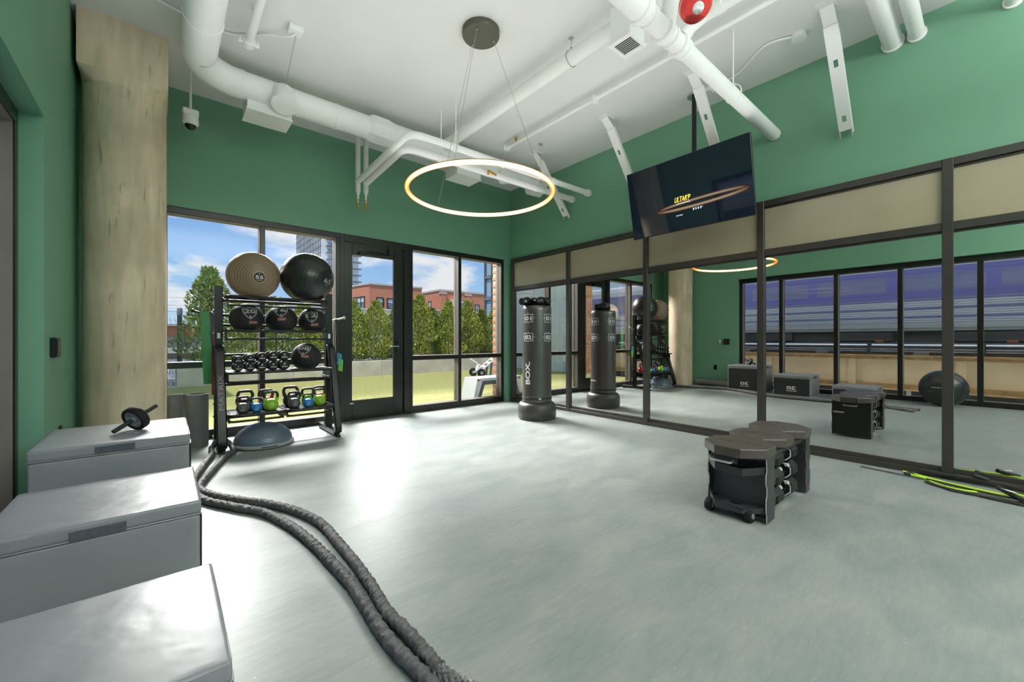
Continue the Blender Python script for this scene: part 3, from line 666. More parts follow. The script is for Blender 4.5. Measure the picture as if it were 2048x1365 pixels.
# ---- red fire strobe beneath the stack
sx, sy, sz = 2.66, 1.245, 3.37
t = wd('fire_alarm_strobe', 'red round fire alarm strobe with a clear lens, hung below the white pipes', 'fire alarm', (sx, sy, sz))
ax = Vector((-.40, -.48, -.78)).normalized()
build('housing', G().lathe([(.070, .11), (.098, .10), (.102, .06), (.100, .035), (.078, .006), (.045, -.002)], 36, (sx, sy, sz), -ax), 'red_alarm', t, world=True, angle=30)
build('lens', G().lathe([(.036, .0), (.034, -.018), (.026, -.026), (.012, -.029)], 14, (sx, sy, sz), -ax), 'clear_lens', t, world=True, angle=20)
build('back_box', G().cyl(Vector((sx, sy, sz))-ax*.10, Vector((sx, sy, sz))-ax*.16, .06, n=20).tube([Vector((sx, sy, sz))-ax*.15, (sx+.10, sy+.10, 3.60), (sx+.10, sy+.10, HC)], .010, 8), 'white_pipe', t, world=True)
g = text2d('FIRE', .020, .075); e = Vector((1, -1, 0)).normalized(); u = ax.cross(e)
for k, sgn in ((-1, 1),):
    cpt = Vector((sx, sy, sz))-ax*.045
    side = Vector((-.763, .646, 0)); side = (side-ax*side.dot(ax)).normalized(); tang = ax.cross(side)
    def fn(a, b, w):
        th = a/.101; return cpt-ax*(b)+(side*math.cos(th)+tang*math.sin(th))*.1035
    g.bisect(0, .01, -.05, .05); build('lettering', g.mapv(fn), 'white_ink', t, world=True, label='white FIRE lettering')
# ---- slim sprinkler pipes
t = wd('sprinkler_pipe', 'thin white sprinkler pipe, long one crossing the ceiling right of the slim duct', 'pipe', (3.83, 3, 4.0))
build('pipe_run', G().cyl((3.83, -1.0, 4.0), (3.83, 4.60, 4.0), .022, n=14), 'white_pipe', t, world=True)
build('end_fitting', G().cyl((3.83, 4.56, 4.0), (3.83, 4.63, 4.0), .036, n=12).box(3.78, 3.88, 4.60, 4.615, 3.965, 4.035, .004), 'white_pipe', t, world=True)
build('sprinkler_head', G().cyl((3.83, 4.40, 4.0), (3.83, 4.40, 4.06), .014, n=10).cyl((3.83, 4.40, 4.06), (3.83, 4.40, 4.075), .022, n=10), 'brass', t, world=True)
for y in (.83, 3.0): build('coupling', G().cyl((3.83, y-.03, 4.0), (3.83, y+.03, 4.0), .034, n=12).box(3.79, 3.87, y-.012, y+.012, 3.96, 4.04, .003), 'white_pipe', t, world=True)
t = wd('sprinkler_pipe', 'short thick white sprinkler pipe with a bolted flange end, left beside the big duct', 'pipe', (.60, 3, 3.97))
build('pipe_run', G().cyl((.60, .8, 3.97), (.60, 4.48, 3.97), .036, n=16), 'white_pipe', t, world=True)
build('end_fitting', G().cyl((.60, 4.44, 3.97), (.60, 4.52, 3.97), .050, n=16).box(.515, .685, 4.47, 4.49, 3.945, 3.995, .006).cyl((.53, 4.44, 3.97), (.53, 4.52, 3.97), .010, n=8).cyl((.67, 4.44, 3.97), (.67, 4.52, 3.97), .010, n=8), 'white_pipe', t, world=True)
build('sprinkler_head', G().cyl((.60, 4.15, 3.99), (.60, 4.15, 4.06), .012, n=10).cyl((.60, 4.15, 4.06), (.60, 4.15, 4.075), .02, n=10), 'brass', t, world=True)
# ---- two insulated water pipes: risers by the window wall, running forward, elbow, then along to the mirror wall
for (x, y0, ye, z, lab) in ((2.07, 5.75, 4.16, 3.475, 'insulated white water pipe, front one of the pair, with a brass valve at its foot'),
                           (2.17, 5.72, 4.50, 3.465, 'insulated white water pipe, rear one of the pair, with a brass valve at its foot')):
    t = wd('water_pipe', lab, 'pipe', (x, y0, z))
    build('riser', G().cyl((x, y0, 3.32), (x, y0, HC), .034, n=16), 'white_pipe', t, world=True)
    pth = fillet([(x, y0, z-.06), (x, ye, z+.01), (x+.35, ye, z+.02), (5.165, ye, z+.05)], .16, 7)
    build('pipe_run', G().tube(pth, .040 if ye < 4.3 else .045, 16), 'white_pipe', t, world=True)
    for xx in (2.62, 3.35, 4.3): build('joint_band', G().cyl((xx, ye, z+.018+.03*(xx-2.42)/2.75), (xx+.06, ye, z+.018+.03*(xx-2.36)/2.75), .049, n=16), 'white_pipe', t, world=True)
    build('wall_flange', G().cyl((5.10, ye, z+.05), (5.165, ye, z+.05), .056, n=16), 'white_pipe', t, world=True)
    build('drain_stub', G().lathe([(.034, 0), (.034, -.05), (.014, -.11), (.012, -.22)], 12, (x, y0, 3.33)), 'white_pipe', t, world=True)
    build('valve', G().cyl((x, y0, 3.12), (x, y0, 3.05), .017, n=10).cyl((x-.03, y0-.01, 3.15), (x+.03, y0-.01, 3.15), .008, n=8).tube([(x, y0, 3.08), (x+.02, y0-.02, 3.05), (x+.022, y0-.022, 3.01)], .010, 8), 'brass', t, world=True)
    h = build('clevis_hanger', G().tube([(2.665, ye+math.cos(a)*.052, z+.025+math.sin(a)*.06) for a in [2*math.pi*i/20 for i in range(20)]], .006, 6, closed=True), 'white_pipe', t, world=True)
    build('hanger_rod', G().cyl((2.665, ye, z+.08), (2.665, ye, HC), .007, n=8), 'white_pipe', h, world=True)
t = wd('ball_valve', 'small yellow lever valve seen in the middle of the glowing ring', 'valve', (3.35, 4.42, 3.47))
build('lever', G().obox((3.40, 4.40, 3.462), (.07, 0, -.012), (0, .012, 0), (.002, 0, .012)).box(3.325, 3.34, 4.39, 4.41, 3.42, 3.475), 'brass', t, world=True)
build('stem', G().cyl((3.40, 4.42, 3.47), (3.40, 4.50, 3.52), .010, n=8), 'chrome', t, world=True)
# ---- pipe stubs entering the mirror wall high up, right
for y, z, r, lab in ((.600, 3.955, .070, 'white pipe stub entering the green wall, thickest of the three at upper right'),
                     (.440, 3.945, .055, 'white pipe stub entering the green wall, middle one of the three at upper right'),
                     (-.105, 3.90, .045, 'white pipe stub entering the green wall, nearest the top right corner')):
    t = wd('pipe_stub', lab, 'pipe', (5.1, y, z), 'pipe stubs at the upper right')
    build('pipe_run', G().cyl((3.9, y, z), (5.165, y, z), r, n=24), 'white_pipe', t, world=True)
    build('escutcheon', G().cyl((5.150, y, z), (5.168, y, z), r+.012, n=24), 'white_pipe', t, world=True)
# ---- bent steel braces from ceiling to wall
def brace(y, label):
    t = wd('steel_brace', label, 'brace', (4.45, y, HC), 'white steel braces along the mirror wall')
    A, B = Vector((4.50, y, 3.98)), Vector((5.095, y, 3.25)); d = (B-A).normalized(); nrm = Vector((-d.z, 0, d.x)); L_ = (B-A).length
    if nrm.x > 0: nrm = -nrm
    w, hole = .050, .017
    g = G()
    # web with two long holes, built from strips
    cuts = [0, .34*L_-.032, .34*L_+.032, .88*L_-.030, .88*L_+.030, L_]
    for i in range(5):
        a, b = cuts[i], cuts[i+1]; m_ = A+d*((a+b)/2)
        if i in (1, 3):
            for sg in (-1, 1): g.obox(m_+Vector((0, sg*(w+hole)/2, 0)), d*((b-a)/2), (0, (w-hole)/2, 0), nrm*.003)
        else: g.obox(m_, d*((b-a)/2), (0, w, 0), nrm*.003)
    build('web', g, 'white_pipe', t, world=True)
    for sg in (-1, 1):
        build('flange', G().obox(A+d*(L_/2+.02)+Vector((0, sg*w, 0))-nrm*.02, d*(L_/2+.02), (0, .003, 0), nrm*.022), 'white_pipe', t, world=True)
    build('top_knee', G().obox((4.44, y, 4.035), (.075, 0, -.05), (0, w, 0), (.003, 0, .0045)).obox((4.40, y, 4.092), (.10, 0, 0), (0, w+.02, 0), (0, 0, .006)), 'white_pipe', t, world=True)
    for sg in (-1, 1): build('end_clip', G().obox((5.11, y+sg*(w-.004), 3.225), (.02, 0, -.03), (0, .004, 0), (.008, 0, .006)), 'silver', t, world=True)
brace(.93, 'white slotted steel brace nearest the right edge, alone on the green wall')
brace(2.11, 'white slotted steel brace rising behind the television beside its black pole')
brace(3.27, 'white slotted steel brace ending behind the left corner of the television')
brace(4.60, 'white slotted steel brace furthest back, beside the end of the glowing ring')
# ---- conduits, boxes and plates on the ceiling
t = wd('conduit_run', 'thin white conduit with a round box on the ceiling above the right wall', 'conduit', (4.6, 1.2, HC))
build('junction_box', G().cyl((4.60, 1.19, HC-.045), (4.60, 1.19, HC), .062, n=20), 'white_pipe', t, world=True)
build('conduit', G().tube(spline([(4.56, 1.24, HC-.018), (4.50, 1.45, HC-.018), (4.74, 1.78, HC-.018), (4.80, 2.10, HC-.018)], 5), .011, 8), 'white_pipe', t, world=True)
build('connector_box', G().box(4.75, 4.85, 2.08, 2.16, HC-.05, HC, .004), 'white_pipe', t, world=True)
t = wd('conduit_run', 'thin white conduit ending at a square junction box, left of the pendant lamp', 'conduit', (.93, 4.2, HC))
build('junction_box', G().box(.87, .99, 4.14, 4.26, HC-.05, HC, .005), 'white_pipe', t, world=True)
build('conduit', G().tube(spline([(.93, 4.2, HC-.06), (.88, 4.26, HC-.07), (.76, 4.40, HC-.03), (.45, 4.66, HC-.014), (.0, 4.6, HC-.014), (-.55, 4.40, HC-.014)], 6), .010, 8), 'white_pipe', t, world=True)
build('hanger_wire', G().tube([(.94, 4.23, HC-.05), (.97, 4.80, ZD+.02), (.98, YD, ZD+RD)], .003, 6), 'wire', t, world=True)
for x, y in ((3.3, 4.9), (1.9, 2.0)):
    pass
t = wd('hanger_wire', 'thin wire hanger dropping from the ceiling beside the furthest brace', 'wire', (4.25, 4.33, HC))
build('rod', G().cyl((4.25, 4.33, HC), (4.25, 4.33, 3.52), .003, n=6), 'wire', t, world=True); build('anchor', G().box(4.22, 4.28, 4.31, 4.35, HC-.02, HC, .003), 'wire', t, world=True)
# ---- dome camera on a rod
t = wd('security_camera', 'white dome security camera hanging on a rod beside the concrete column', 'camera', (.215, 5.60, 3.5))
build('rod', G().cyl((.215, 5.60, 3.66), (.215, 5.60, HC), .013, n=12), 'white_plastic', t, world=True)
build('mount_box', G().box(.145, .285, 5.53, 5.67, 3.60, 3.67, .012), 'white_plastic', t, world=True)
build('housing', G().lathe([(.068, .10), (.072, .07), (.072, .03), (.055, .012)], 28, (.215, 5.60, 3.50)), 'white_plastic', t, world=True)
build('dome', G().lathe([(.052, .016), (.048, -.004), (.036, -.022), (.018, -.033), (.002, -.037)], 24, (.215, 5.60, 3.50)), 'gloss_black', t, world=True)
# ---- ring pendant
def pendant(x, y, z, r, label):
    t = thing('ring_pendant', label, 'pendant lamp', (x, y, z))
    top = HC-z
    build('canopy', G().lathe([(.170, 0), (.175, .008), (.175, .055)], 48, (0, 0, top-.055)), 'canopy_metal', t)
    N_ = 96; ring = [(math.cos(2*math.pi*i/N_), math.sin(2*math.pi*i/N_)) for i in range(N_)]
    # soft silicone tube of light under a slim channel
    lamp = G().rings([[(a*(r+math.cos(2*math.pi*k/14)*.020), b*(r+math.cos(2*math.pi*k/14)*.020), math.sin(2*math.pi*k/14)*.020) for k in range(14)] for a, b in ring], closed=True)
    build('light_tube', lamp, 'ring_glow', t, angle=60)
    band = [(r-.008, .0185), (r+.008, .0185), (r+.008, .023), (r-.008, .023)]
    build('ring_channel', G().rings([[(a*q, b*q, h) for q, h in band] for a, b in ring], closed=True), 'canopy_metal', t, angle=20)
    for a in (96, 216, 336):
        ca, sa = math.cos(R(a)), math.sin(R(a))
        build('suspension_wire', G().tube([(ca*.12, sa*.12, top-.055), (ca*r, sa*r, .02)], .0022, 5), 'wire', t)
        build('wire_grip', G().cyl((ca*.12, sa*.12, top-.075), (ca*.12, sa*.12, top-.05), .006, n=8), 'chrome', t)
    return t
pendant(2.27, 3.11, 2.575, .675, 'glowing warm ring pendant lamp hanging on three wires from a round canopy')
# ---- television on a ceiling pole
t = thing('television', 'black flat television tilted down on a ceiling pole, showing yellow lettering', 'television', (4.55, 2.285, 2.88))
up = Vector((4.47-4.635, 0, .80)).normalized(); nrm = Vector((-up.z, 0, up.x)); ey = Vector((0, -1, 0)); c0 = Vector((0, 0, 0))
build('cabinet', G().obox(c0-nrm*.016, ey*.716, up*.408, nrm*.015, .004), 'tv_body', t)
build('screen', G().obox(c0+nrm*.0005, ey*.708, up*.399, nrm*.0012), 'tv_screen', t, smooth=False)
build('lower_trim', G().obox(c0-nrm*.010-up*.407, ey*.714, up*.004, nrm*.012), 'bronze_frame', t)
def ptv(g, du, dv): return g.mapv(lambda a, b, w: c0+nrm*.0025+ey*(a+du)+up*(b+dv))
g = text2d("ULTAR'P", .062, .185, .02)
g.v = [(a+.25*b, b, w) for a, b, w in g.v]
build('lettering', ptv(g, -.03, -.055), 'screen_yellow', t, label='yellow lettering on the screen')
def dashes(ws, h):
    g = G(); x = 0
    for w_ in ws: rect2d(g, x+w_/2, 0, w_, h); x += w_+h*.6
    return shift(g, -x/2, 0)
build('caption', ptv(dashes((.035, .012, .03, .022, .045), .008), -.02, -.105), 'screen_white', t, label='small white caption')
build('caption', ptv(join(dashes((.014, .012, .013, .012), .024), shift(dashes((.03,), .005), .045, .004)), .135, -.20), 'screen_white', t, label='small white caption')
build('caption', ptv(dashes((.022, .014, .03), .009), -.08, -.235), 'screen_white', t, label='small white caption')
rear = build('wall_plate', G().obox(c0-nrm*.05, ey*.20, up*.14, nrm*.02, .004), 'black_metal', t)
build('tilt_arm', G().obox((.12, 0, .02), (.10, 0, 0), (0, .03, 0), (0, 0, .03), .004), 'black_metal', t)
build('pole', G().box(.215, .255, -.02, .02, -.12, HC-2.88, .004), 'black_metal', t)
build('ceiling_plate', G().cyl((.235, 0, HC-2.88-.03), (.235, 0, HC-2.88), .075, n=20), 'chrome', t)
# ================================================================== GYM EQUIPMENT
# ---- soft plyometric boxes by the left wall
def plyo(x0, x1, y0, y1, h, label, num, seed):
    cx, cy = (x0+x1)/2, (y0+y1)/2; hx, hy = (x1-x0)/2, (y1-y0)/2
    t = thing('plyometric_box', label, 'plyo box', (cx, cy, 0))
    def soft(z0, z1, bx, by, seed, nx=16, nz=6, puff=.006):
        """padded cover: a box with rounded edges and slightly wandering faces"""
        bm = bmesh.new(); bmesh.ops.create_cube(bm, size=2)
        for v in bm.verts: v.co = Vector((v.co.x*bx, v.co.y*by, z0+(v.co.z+1)/2*(z1-z0)))
        bmesh.ops.bevel(bm, geom=bm.edges[:], offset=.014, segments=3, affect='EDGES', profile=.6)
        for axn, lim, k in ((0, bx, nx), (1, by, nx), (2, 0, nz)):
            for i in range(1, k):
                co = [0, 0, 0]; no = [0, 0, 0]; no[axn] = 1
                co[axn] = -lim+2*lim*i/k if axn < 2 else z0+(z1-z0)*i/k
                bmesh.ops.bisect_plane(bm, geom=bm.verts[:]+bm.edges[:]+bm.faces[:], plane_co=co, plane_no=no, dist=1e-5)
        bm.normal_update()
        for v in bm.verts:
            p = v.co+Vector((seed*3.1, seed*1.7, 0))
            n_ = noise.noise(p*4.5)*.55+noise.noise(Vector((p.x*11, p.y*3, p.z*9)))*.35
            edge = 1-min(1, min(abs(abs(v.co.x)-bx), 9)/.0+0) if False else 1
            v.co += v.normal*(n_*puff)
            if abs(v.co.z-z0) < .004: v.co.z = z0
        bm.verts.index_update(); g = G(); g.v = [tuple(v.co) for v in bm.verts]; g.f = [tuple(v.index for v in f.verts) for f in bm.faces]; bm.free(); return g
    lid = .062
    build('body', soft(0, h-lid-.004, hx-.004, hy-.004, seed), 'vinyl_grey', t)
    # the printed black flank that faces the mirror
    build('front_panel', G().box(hx-.004, hx+.004, -hy+.02, hy-.02, .012, h-lid-.014, .003), 'vinyl_dark', t, label='black vinyl flank with the printed number')
    build('lid', soft(h-lid, h, hx, hy, seed+5, nz=3, puff=.005), 'vinyl_grey', t)
    pipe = lambda z, k: G().tube(fillet([(-hx-k, -hy-k, z), (hx+k, -hy-k, z), (hx+k, hy+k, z), (-hx-k, hy+k, z)], .02, 4, closed=True), .0035, 6, closed=True)
    build('piping', pipe(h-lid, .001), 'vinyl_grey', t); build('piping', pipe(h-.008, -.004), 'vinyl_grey', t)
    build('velcro_patch', G().box(-.085, .085, -hy-.006, -hy+.002, h-.052 if num == '30' else h-.062, h-.016 if num == '30' else h-.024, .001), 'velcro', t)
    if num:
        a = join(text2d(num, .075, .17, .03), shift(dashes((.05, .02, .04, .05), .014), 0, -.065))
        build('lettering', on_plane(a, (hx+.0056, .0, .185 if h > .5 else .165), (0, 1, 0), (0, 0, 1)), 'white_ink', t, label='white number on the black flank')
    return t
plyo(-.567, .128, 3.335, 4.06, .595, 'tallest grey vinyl plyometric box, furthest of the three, under the ab wheel', '30', 1)
plyo(-.555, .134, 2.43, 3.115, .436, 'middle grey vinyl plyometric box with a velcro patch on its front edge', '20', 2)
plyo(-.545, .150, 1.400, 2.075, .285, 'lowest grey vinyl plyometric box, nearest the camera', '', 3)
# ---- ab wheel lying tilted on the tall box
aw = Vector((.74, .67, 0)).normalized(); th = R(24); axd = (aw*math.cos(th)+Vector((0, 0, math.sin(th)))).normalized()
t = thing('ab_wheel', 'black ab roller wheel with two ribbed handles lying on the tallest grey box', 'ab wheel', (-.145, 3.675, .595+.081))
Z0 = Vector((0, 0, 0))
build('tyre', G().lathe([(.058, -.022), (.076, -.024), (.080, -.018), (.080, .018), (.076, .024), (.058, .022), (.058, -.022)], 40, Z0, axd, caps=False), 'tyre', t)
build('rim', G().lathe([(.058, -.018), (.058, .018), (.050, .016), (.050, -.016), (.058, -.018)], 40, Z0, axd, caps=False), 'steel_grey', t)
xx = axd.orthogonal().normalized(); yy = axd.cross(xx)
for i in range(6):
    a = i*math.pi/3; q = xx*math.cos(a)+yy*math.sin(a); w_ = axd.cross(q)
    build('spoke', G().obox(q*.033, q*.020, w_*.012, axd*.008, .002), 'steel_grey', t)
build('hub', G().cyl(-axd*.028, axd*.028, .019, n=20), 'steel_grey', t)
for sg in (-1, 1):
    prof = [(.011, .028)]+[(.0125+(.0018 if k % 2 else 0), .036+k*.006) for k in range(18)]+[(.013, .15), (.008, .153)]
    build('handle', G().lathe(prof, 16, Z0, axd*sg), 'grip_black', t)

# ---- storage rack
RX0, RX1 = .46, 1.63
t = thing('storage_rack', 'black steel storage rack with four tiers standing before the left window', 'rack', ((RX0+RX1)/2, 5.55, 0))
def slab(path, wx, th, x):
    """flat bar swept in the yz plane, width wx along x"""
    P = [Vector(p) for p in path]; rings = []
    for i, p in enumerate(P):
        d_ = (P[min(i+1, len(P)-1)]-P[max(i-1, 0)]).normalized(); n_ = Vector((0, -d_.z, d_.y))
        c_ = .012
        rings.append([p+Vector((sx*(wx-(c_ if k in (1, 2) else 0)), 0, 0))+n_*(sn) for sx, sn, k in
                      ((-1, -th, 1), (1, -th, 1), (1, -th+c_, 0), (1, th-c_, 0), (1, th, 2), (-1, th, 2), (-1, th-c_, 0), (-1, -th+c_, 0))])
    return G().rings(rings)
for k, x in enumerate((RX0, RX1)):
    build('post', G().box(x-.040, x+.040, 5.56, 5.645, .05, 1.79, .005), 'black_metal', t, world=True)
    leg = fillet([(x, 5.53, 1.10), (x, 5.50, 1.085), (x, 5.20, .07), (x, 5.155, .0525)], .05, 4)
    leg = fillet([(x, 5.60, 1.115), (x, 5.49, 1.10), (x, 5.185, .045), (x, 5.92, .045)], .085, 6)
    build('leg', slab(leg[:-4], .046 if k == 0 else .040, .032, x), 'black_metal', t, world=True)
    build('foot_beam', G().box(x-.036, x+.036, 5.24, 5.93, .014, .075, .006), 'black_metal', t, world=True)
    for yy_ in (5.20, 5.90): build('rubber_foot', G().cyl((x, yy_, 0), (x, yy_, .018), .030, n=14), 'grip_black', t, world=True)
    for z in (.34, .48, 1.0, 1.26, 1.40, 1.52, 1.66): build('bolt', G().cyl((x-.048, 5.60, z), (x+.048, 5.60, z), .010, n=8), 'silver' if z < .5 and k else 'black_metal', t, world=True)
    build('warning_sticker', G().box(x-.014, x+.014, 5.5585, 5.5602, 1.21, 1.27), 'white_plastic', t, world=True)
for z in (1.645, 1.475, 1.36, 1.02, .68, .30): build('cross_bar', G().cyl((RX0+.03, 5.665, z), (RX1-.03, 5.665, z), .016, n=10), 'black_metal', t, world=True)
lg = on_plane(text2d('MATRIX', .040, .38), Z0, (1, 0, 0), (0, 1, 0)); pA, pB = Vector((RX0, 5.49, 1.10)), Vector((RX0, 5.185, .045)); dv = (pA-pB).normalized(); nv = Vector((0, -dv.z, dv.y))
md = pB+dv*.60
build('lettering', lg.mapv(lambda a, b, w: md+dv*a+Vector((-1, 0, 0))*b+nv*.0345), 'grey_ink', t, world=True, label='grey letters reading up the left leg')
def tray(x0, x1, y0, y1, z, drop, r=.0145):
    tr = build('tray', G().tube(fillet([(x0, y0, z), (x1, y0, z), (x1, y1, z), (x0, y1, z)], .05, 5, closed=True), r, 10, closed=True), 'black_metal', t, world=True)
    build('lower_rail', G().tube(fillet([(x0+.02, y1+.01, z-drop), (x0+.02, y0+.03, z-drop), (x1-.02, y0+.03, z-drop), (x1-.02, y1+.01, z-drop)], .05, 5), .012, 10), 'black_metal', tr, world=True)
    for x in (x0+.012, x1-.012):
        build('side_bracket', G().box(x-.004, x+.004, y0+.05, y1+.03, z-drop-.02, z+.012, .002), 'black_metal', tr, world=True)
    return tr
TRAY_Y = (5.37, 5.63)
tray(RX0+.06, RX1-.06, 5.36, 5.625, 1.672, .095)
tray(RX0+.05, RX1-.05, 5.38, 5.62, 1.298, .095)
t3 = tray(RX0+.05, RX1-.05, 5.24, 5.58, .835, .10)
build('shelf_plate', G().box(RX0+.06, 1.13, 5.26, 5.56, .832, .846, .003), 'black_metal', t3, world=True)
build('inner_rail', G().cyl((1.13, 5.50, .835), (RX1-.06, 5.50, .835), .012, n=10), 'black_metal', t3, world=True)
for x0_, x1_ in ((.515, 1.055), (1.075, 1.585)):
    tb = tray(x0_, x1_, 5.20, 5.60, .385, .07, .016)
    build('shelf_plate', G().box(x0_+.02, x1_-.02, 5.22, 5.58, .380, .394, .003), 'black_metal', tb, world=True)
    build('edge_label', G().box(x0_+.12, x1_-.10, 5.181, 5.1835, .378, .392), 'bronze_frame', tb, world=True)
pg = build('storage_peg', G().cyl((RX0-.03, 5.60, 1.455), (RX0-.215, 5.60, 1.505), .013, n=12).lathe([(.013, 0), (.022, .008), (.022, .02), (.010, .028)], 12, (RX0-.215, 5.60, 1.505), (-.96, 0, .26)), 'black_metal', t, world=True)
pg = build('storage_peg', G().cyl((RX1+.03, 5.60, 1.440), (RX1+.19, 5.60, 1.483), .012, n=12).lathe([(.012, 0), (.021, .008), (.021, .02), (.010, .028)], 12, (RX1+.19, 5.60, 1.483), (.96, 0, .26)), 'silver', t, world=True)

# ---- balls
def frame_dir(c, right_deg, up_deg):
    """direction from c to the viewer, swung to the side and up"""
    v = Vector((0, 0, CAM_H))-Vector(c); az = math.atan2(v.y, v.x)+R(right_deg); el_ = math.atan2(v.z, math.hypot(v.x, v.y))+R(up_deg)
    return Vector((math.cos(az)*math.cos(el_), math.sin(az)*math.cos(el_), math.sin(el_)))
def gym_ball(c, r, axis, m, label, squash=0, group=None, ridges=15):
    t = thing('stability_ball', label, 'exercise ball', (c[0], c[1], c[2]-r), group=group)
    prof = []
    K = 150
    for i in range(K+1):
        a = math.pi*i/K; d_ = math.degrees(a); q = min(d_, 180-d_); rr = r
        if 8 < q < 80:
            ph = (q/ (80/ridges)) % 1
            if ph < .16: rr = r-.0022*math.sin(math.pi*ph/.16)
        prof.append((math.sin(a)*rr, math.cos(a)*rr))
    build('shell', G().lathe(prof[::-1], 64, (0, 0, r), axis), m, t, angle=60)
    return t
def groove_rings(t, r, axis, degs, m='vinyl_dark'):
    ax_ = Vector(axis).normalized(); e = ax_.orthogonal().normalized(); f_ = ax_.cross(e)
    for d_ in degs:
        rr, h_ = math.sin(R(d_))*r, math.cos(R(d_))*r
        build('groove', G().tube([Vector((0, 0, r))+ax_*h_+(e*math.cos(2*math.pi*i/64)+f_*math.sin(2*math.pi*i/64))*rr for i in range(64)], .0016, 5, closed=True), m, t)
c1 = (.782, 5.492, 1.930); n1 = frame_dir(c1, 12, -2)
t = gym_ball(c1, .268, n1, 'ball_bronze', 'bronze stability ball with a round 55 mark, left ball on top of the rack')
groove_rings(t, .268, n1, (17, 22, 27, 33, 39, 46, 53, 61, 70, 80))
def disc(n, r): return G().add([(0, 0, 0)]+[(math.cos(2*math.pi*i/n)*r, math.sin(2*math.pi*i/n)*r, 0) for i in range(n)], [(0, i+1, (i+1) % n+1) for i in range(n)])
build('badge', on_ball(disc(28, .052), (0, 0, .268), .268, n1, (0, 0, 1), .001, .02), 'grip_black', t, label='black round badge')
build('lettering', on_ball(join(shift(text2d('55', .038, .078, .02), 0, -.002), shift(dashes((.03, .012), .006), 0, -.034), shift(dashes((.012,), .008), 0, .034)), (0, 0, .268), .268, n1, (0, 0, 1), .002), 'white_ink', t, label='pale 55 on the badge')
c2 = (1.352, 5.495, 1.958); n2 = frame_dir(c2, 48, -2)
t = gym_ball(c2, .304, n2, 'ball_black', 'glossy black stability ball marked 65, right ball on top of the rack')
build('lettering', on_ball(join(text2d('65', .060, .115, .02), shift(dashes((.02, .015), .008), 0, -.05)), (0, 0, .304), .304, n2, (.25, 0, 1), .002), 'grey_ink', t, label='pale 65 on the black ball')
c3 = (-.36, .575, .318)
t = gym_ball(c3, .32, (.12, .05, 1), 'ball_black', 'black stability ball on the floor by the left windows, seen in the mirror')
build('lettering', on_ball(join(dashes((.03, .02, .04, .03, .02), .02)), (0, 0, .32), .32, (1, .15, .10), (0, 0, 1), .002), 'grey_ink', t, label='small pale lettering')
build('valve_plug', G().cyl((.0, -.05, .638), (.0, -.05, .642), .010, n=10), 'grip_black', t)
def shield(s):
    pts = [(-.5, .42), (-.18, .42), (0, .50), (.18, .42), (.5, .42), (.46, .0), (.28, -.28), (0, -.52), (-.28, -.28), (-.46, .0)]
    return [(a*s, b*s) for a, b in pts]
def med_ball(c, r, num, rd, ud, rd2, ud2, label, roll=0):
    t = thing('medicine_ball', label, 'medicine ball', (c[0], c[1], c[2]-r), group='medicine balls on the rack')
    prof = [(max(math.sin(math.pi*i/32)*r, 1e-4), -math.cos(math.pi*i/32)*r*(.97 if i < 16 else 1)) for i in range(33)]
    build('shell', G().lathe(prof, 40, (0, 0, r)), 'rubber_ball', t, angle=60)
    w = lambda g, a, b, off: on_ball(g, (0, 0, r), r, frame_dir(c, a, b), (math.sin(R(roll)), 0, 1), off)
    g = ring2d(G(), shield(.150), .86); g = join(g, shift(text2d(num, .052, .115, .03), 0, .018), shift(disc(3, .016), 0, -.048))
    build('shield_mark', w(g, rd, ud, .0016), 'grey_ink', t, label='grey shield with the weight')
    g = rect2d(G(), 0, 0, .082, .030); build('weight_label', w(g, rd2, ud2, .0012), 'red_ink', t, label='small faded red label')
    return t
med_ball((.716, 5.50, 1.437), .172, '20', 12, 23, 22, -14, 'black medicine ball marked 20, left of three on the second tier')
med_ball((1.070, 5.50, 1.432), .170, '16', -3, 36, 0, 3, 'black medicine ball marked 16, middle of three on the second tier', -4)
med_ball((1.414, 5.50, 1.428), .163, '12', -4, 19, 8, -16, 'black medicine ball marked 12, right of three on the second tier', -6)
med_ball((1.318, 5.40, .985), .168, '08', -12, 32, -6, 2, 'black medicine ball marked 08, alone on the third tier beside the dumbbells', 6)

# ---- dumbbells: five pairs, stacked two high
def dumbbell(x, z, r, num, label):
    t = thing('dumbbell', label, 'dumbbell', (x, 5.40, z), group='dumbbells stacked on the third tier')
    hl = .052
    for sg in (-1, 1):
        build('head', G().lathe([(r*.80, 0), (r, .008), (r, hl-.010), (r*.86, hl), (.0, hl)], 28, (0, sg*.062, 0), (0, sg, 0)), 'iron_head', t)
    build('grip', G().lathe([(.014, -.064), (.0165, -.03), (.0175, 0), (.0165, .03), (.014, .064)], 14, Z0, (0, 1, 0)), 'chrome', t)
    g = join(shift(text2d(num, r*.36, None, .03), 0, r*.30), shift(text2d('XPRO', r*.26, r*1.15, .03), 0, -r*.28))
    build('lettering', on_plane(g, (0, -.062-hl-.0012, 0), (1, 0, 0), (0, 0, 1)), 'white_ink', t, label='white weight mark')
    return t
zb = .847
for i, (num, r) in enumerate((('4', .043), ('6', .047), ('8', .051), ('10', .054), ('12', .054))):
    x = .612+i*.112
    for k, w_ in ((0, 'lower'), (1, 'upper')):
        dumbbell(x, zb+r+k*(2*r+.001), r, num, f'black {w_} dumbbell marked {num}, '+('leftmost column, smallest heads', 'second column from the left', 'middle column of the five', 'second column from the medicine ball', 'column touching the medicine ball')[i])

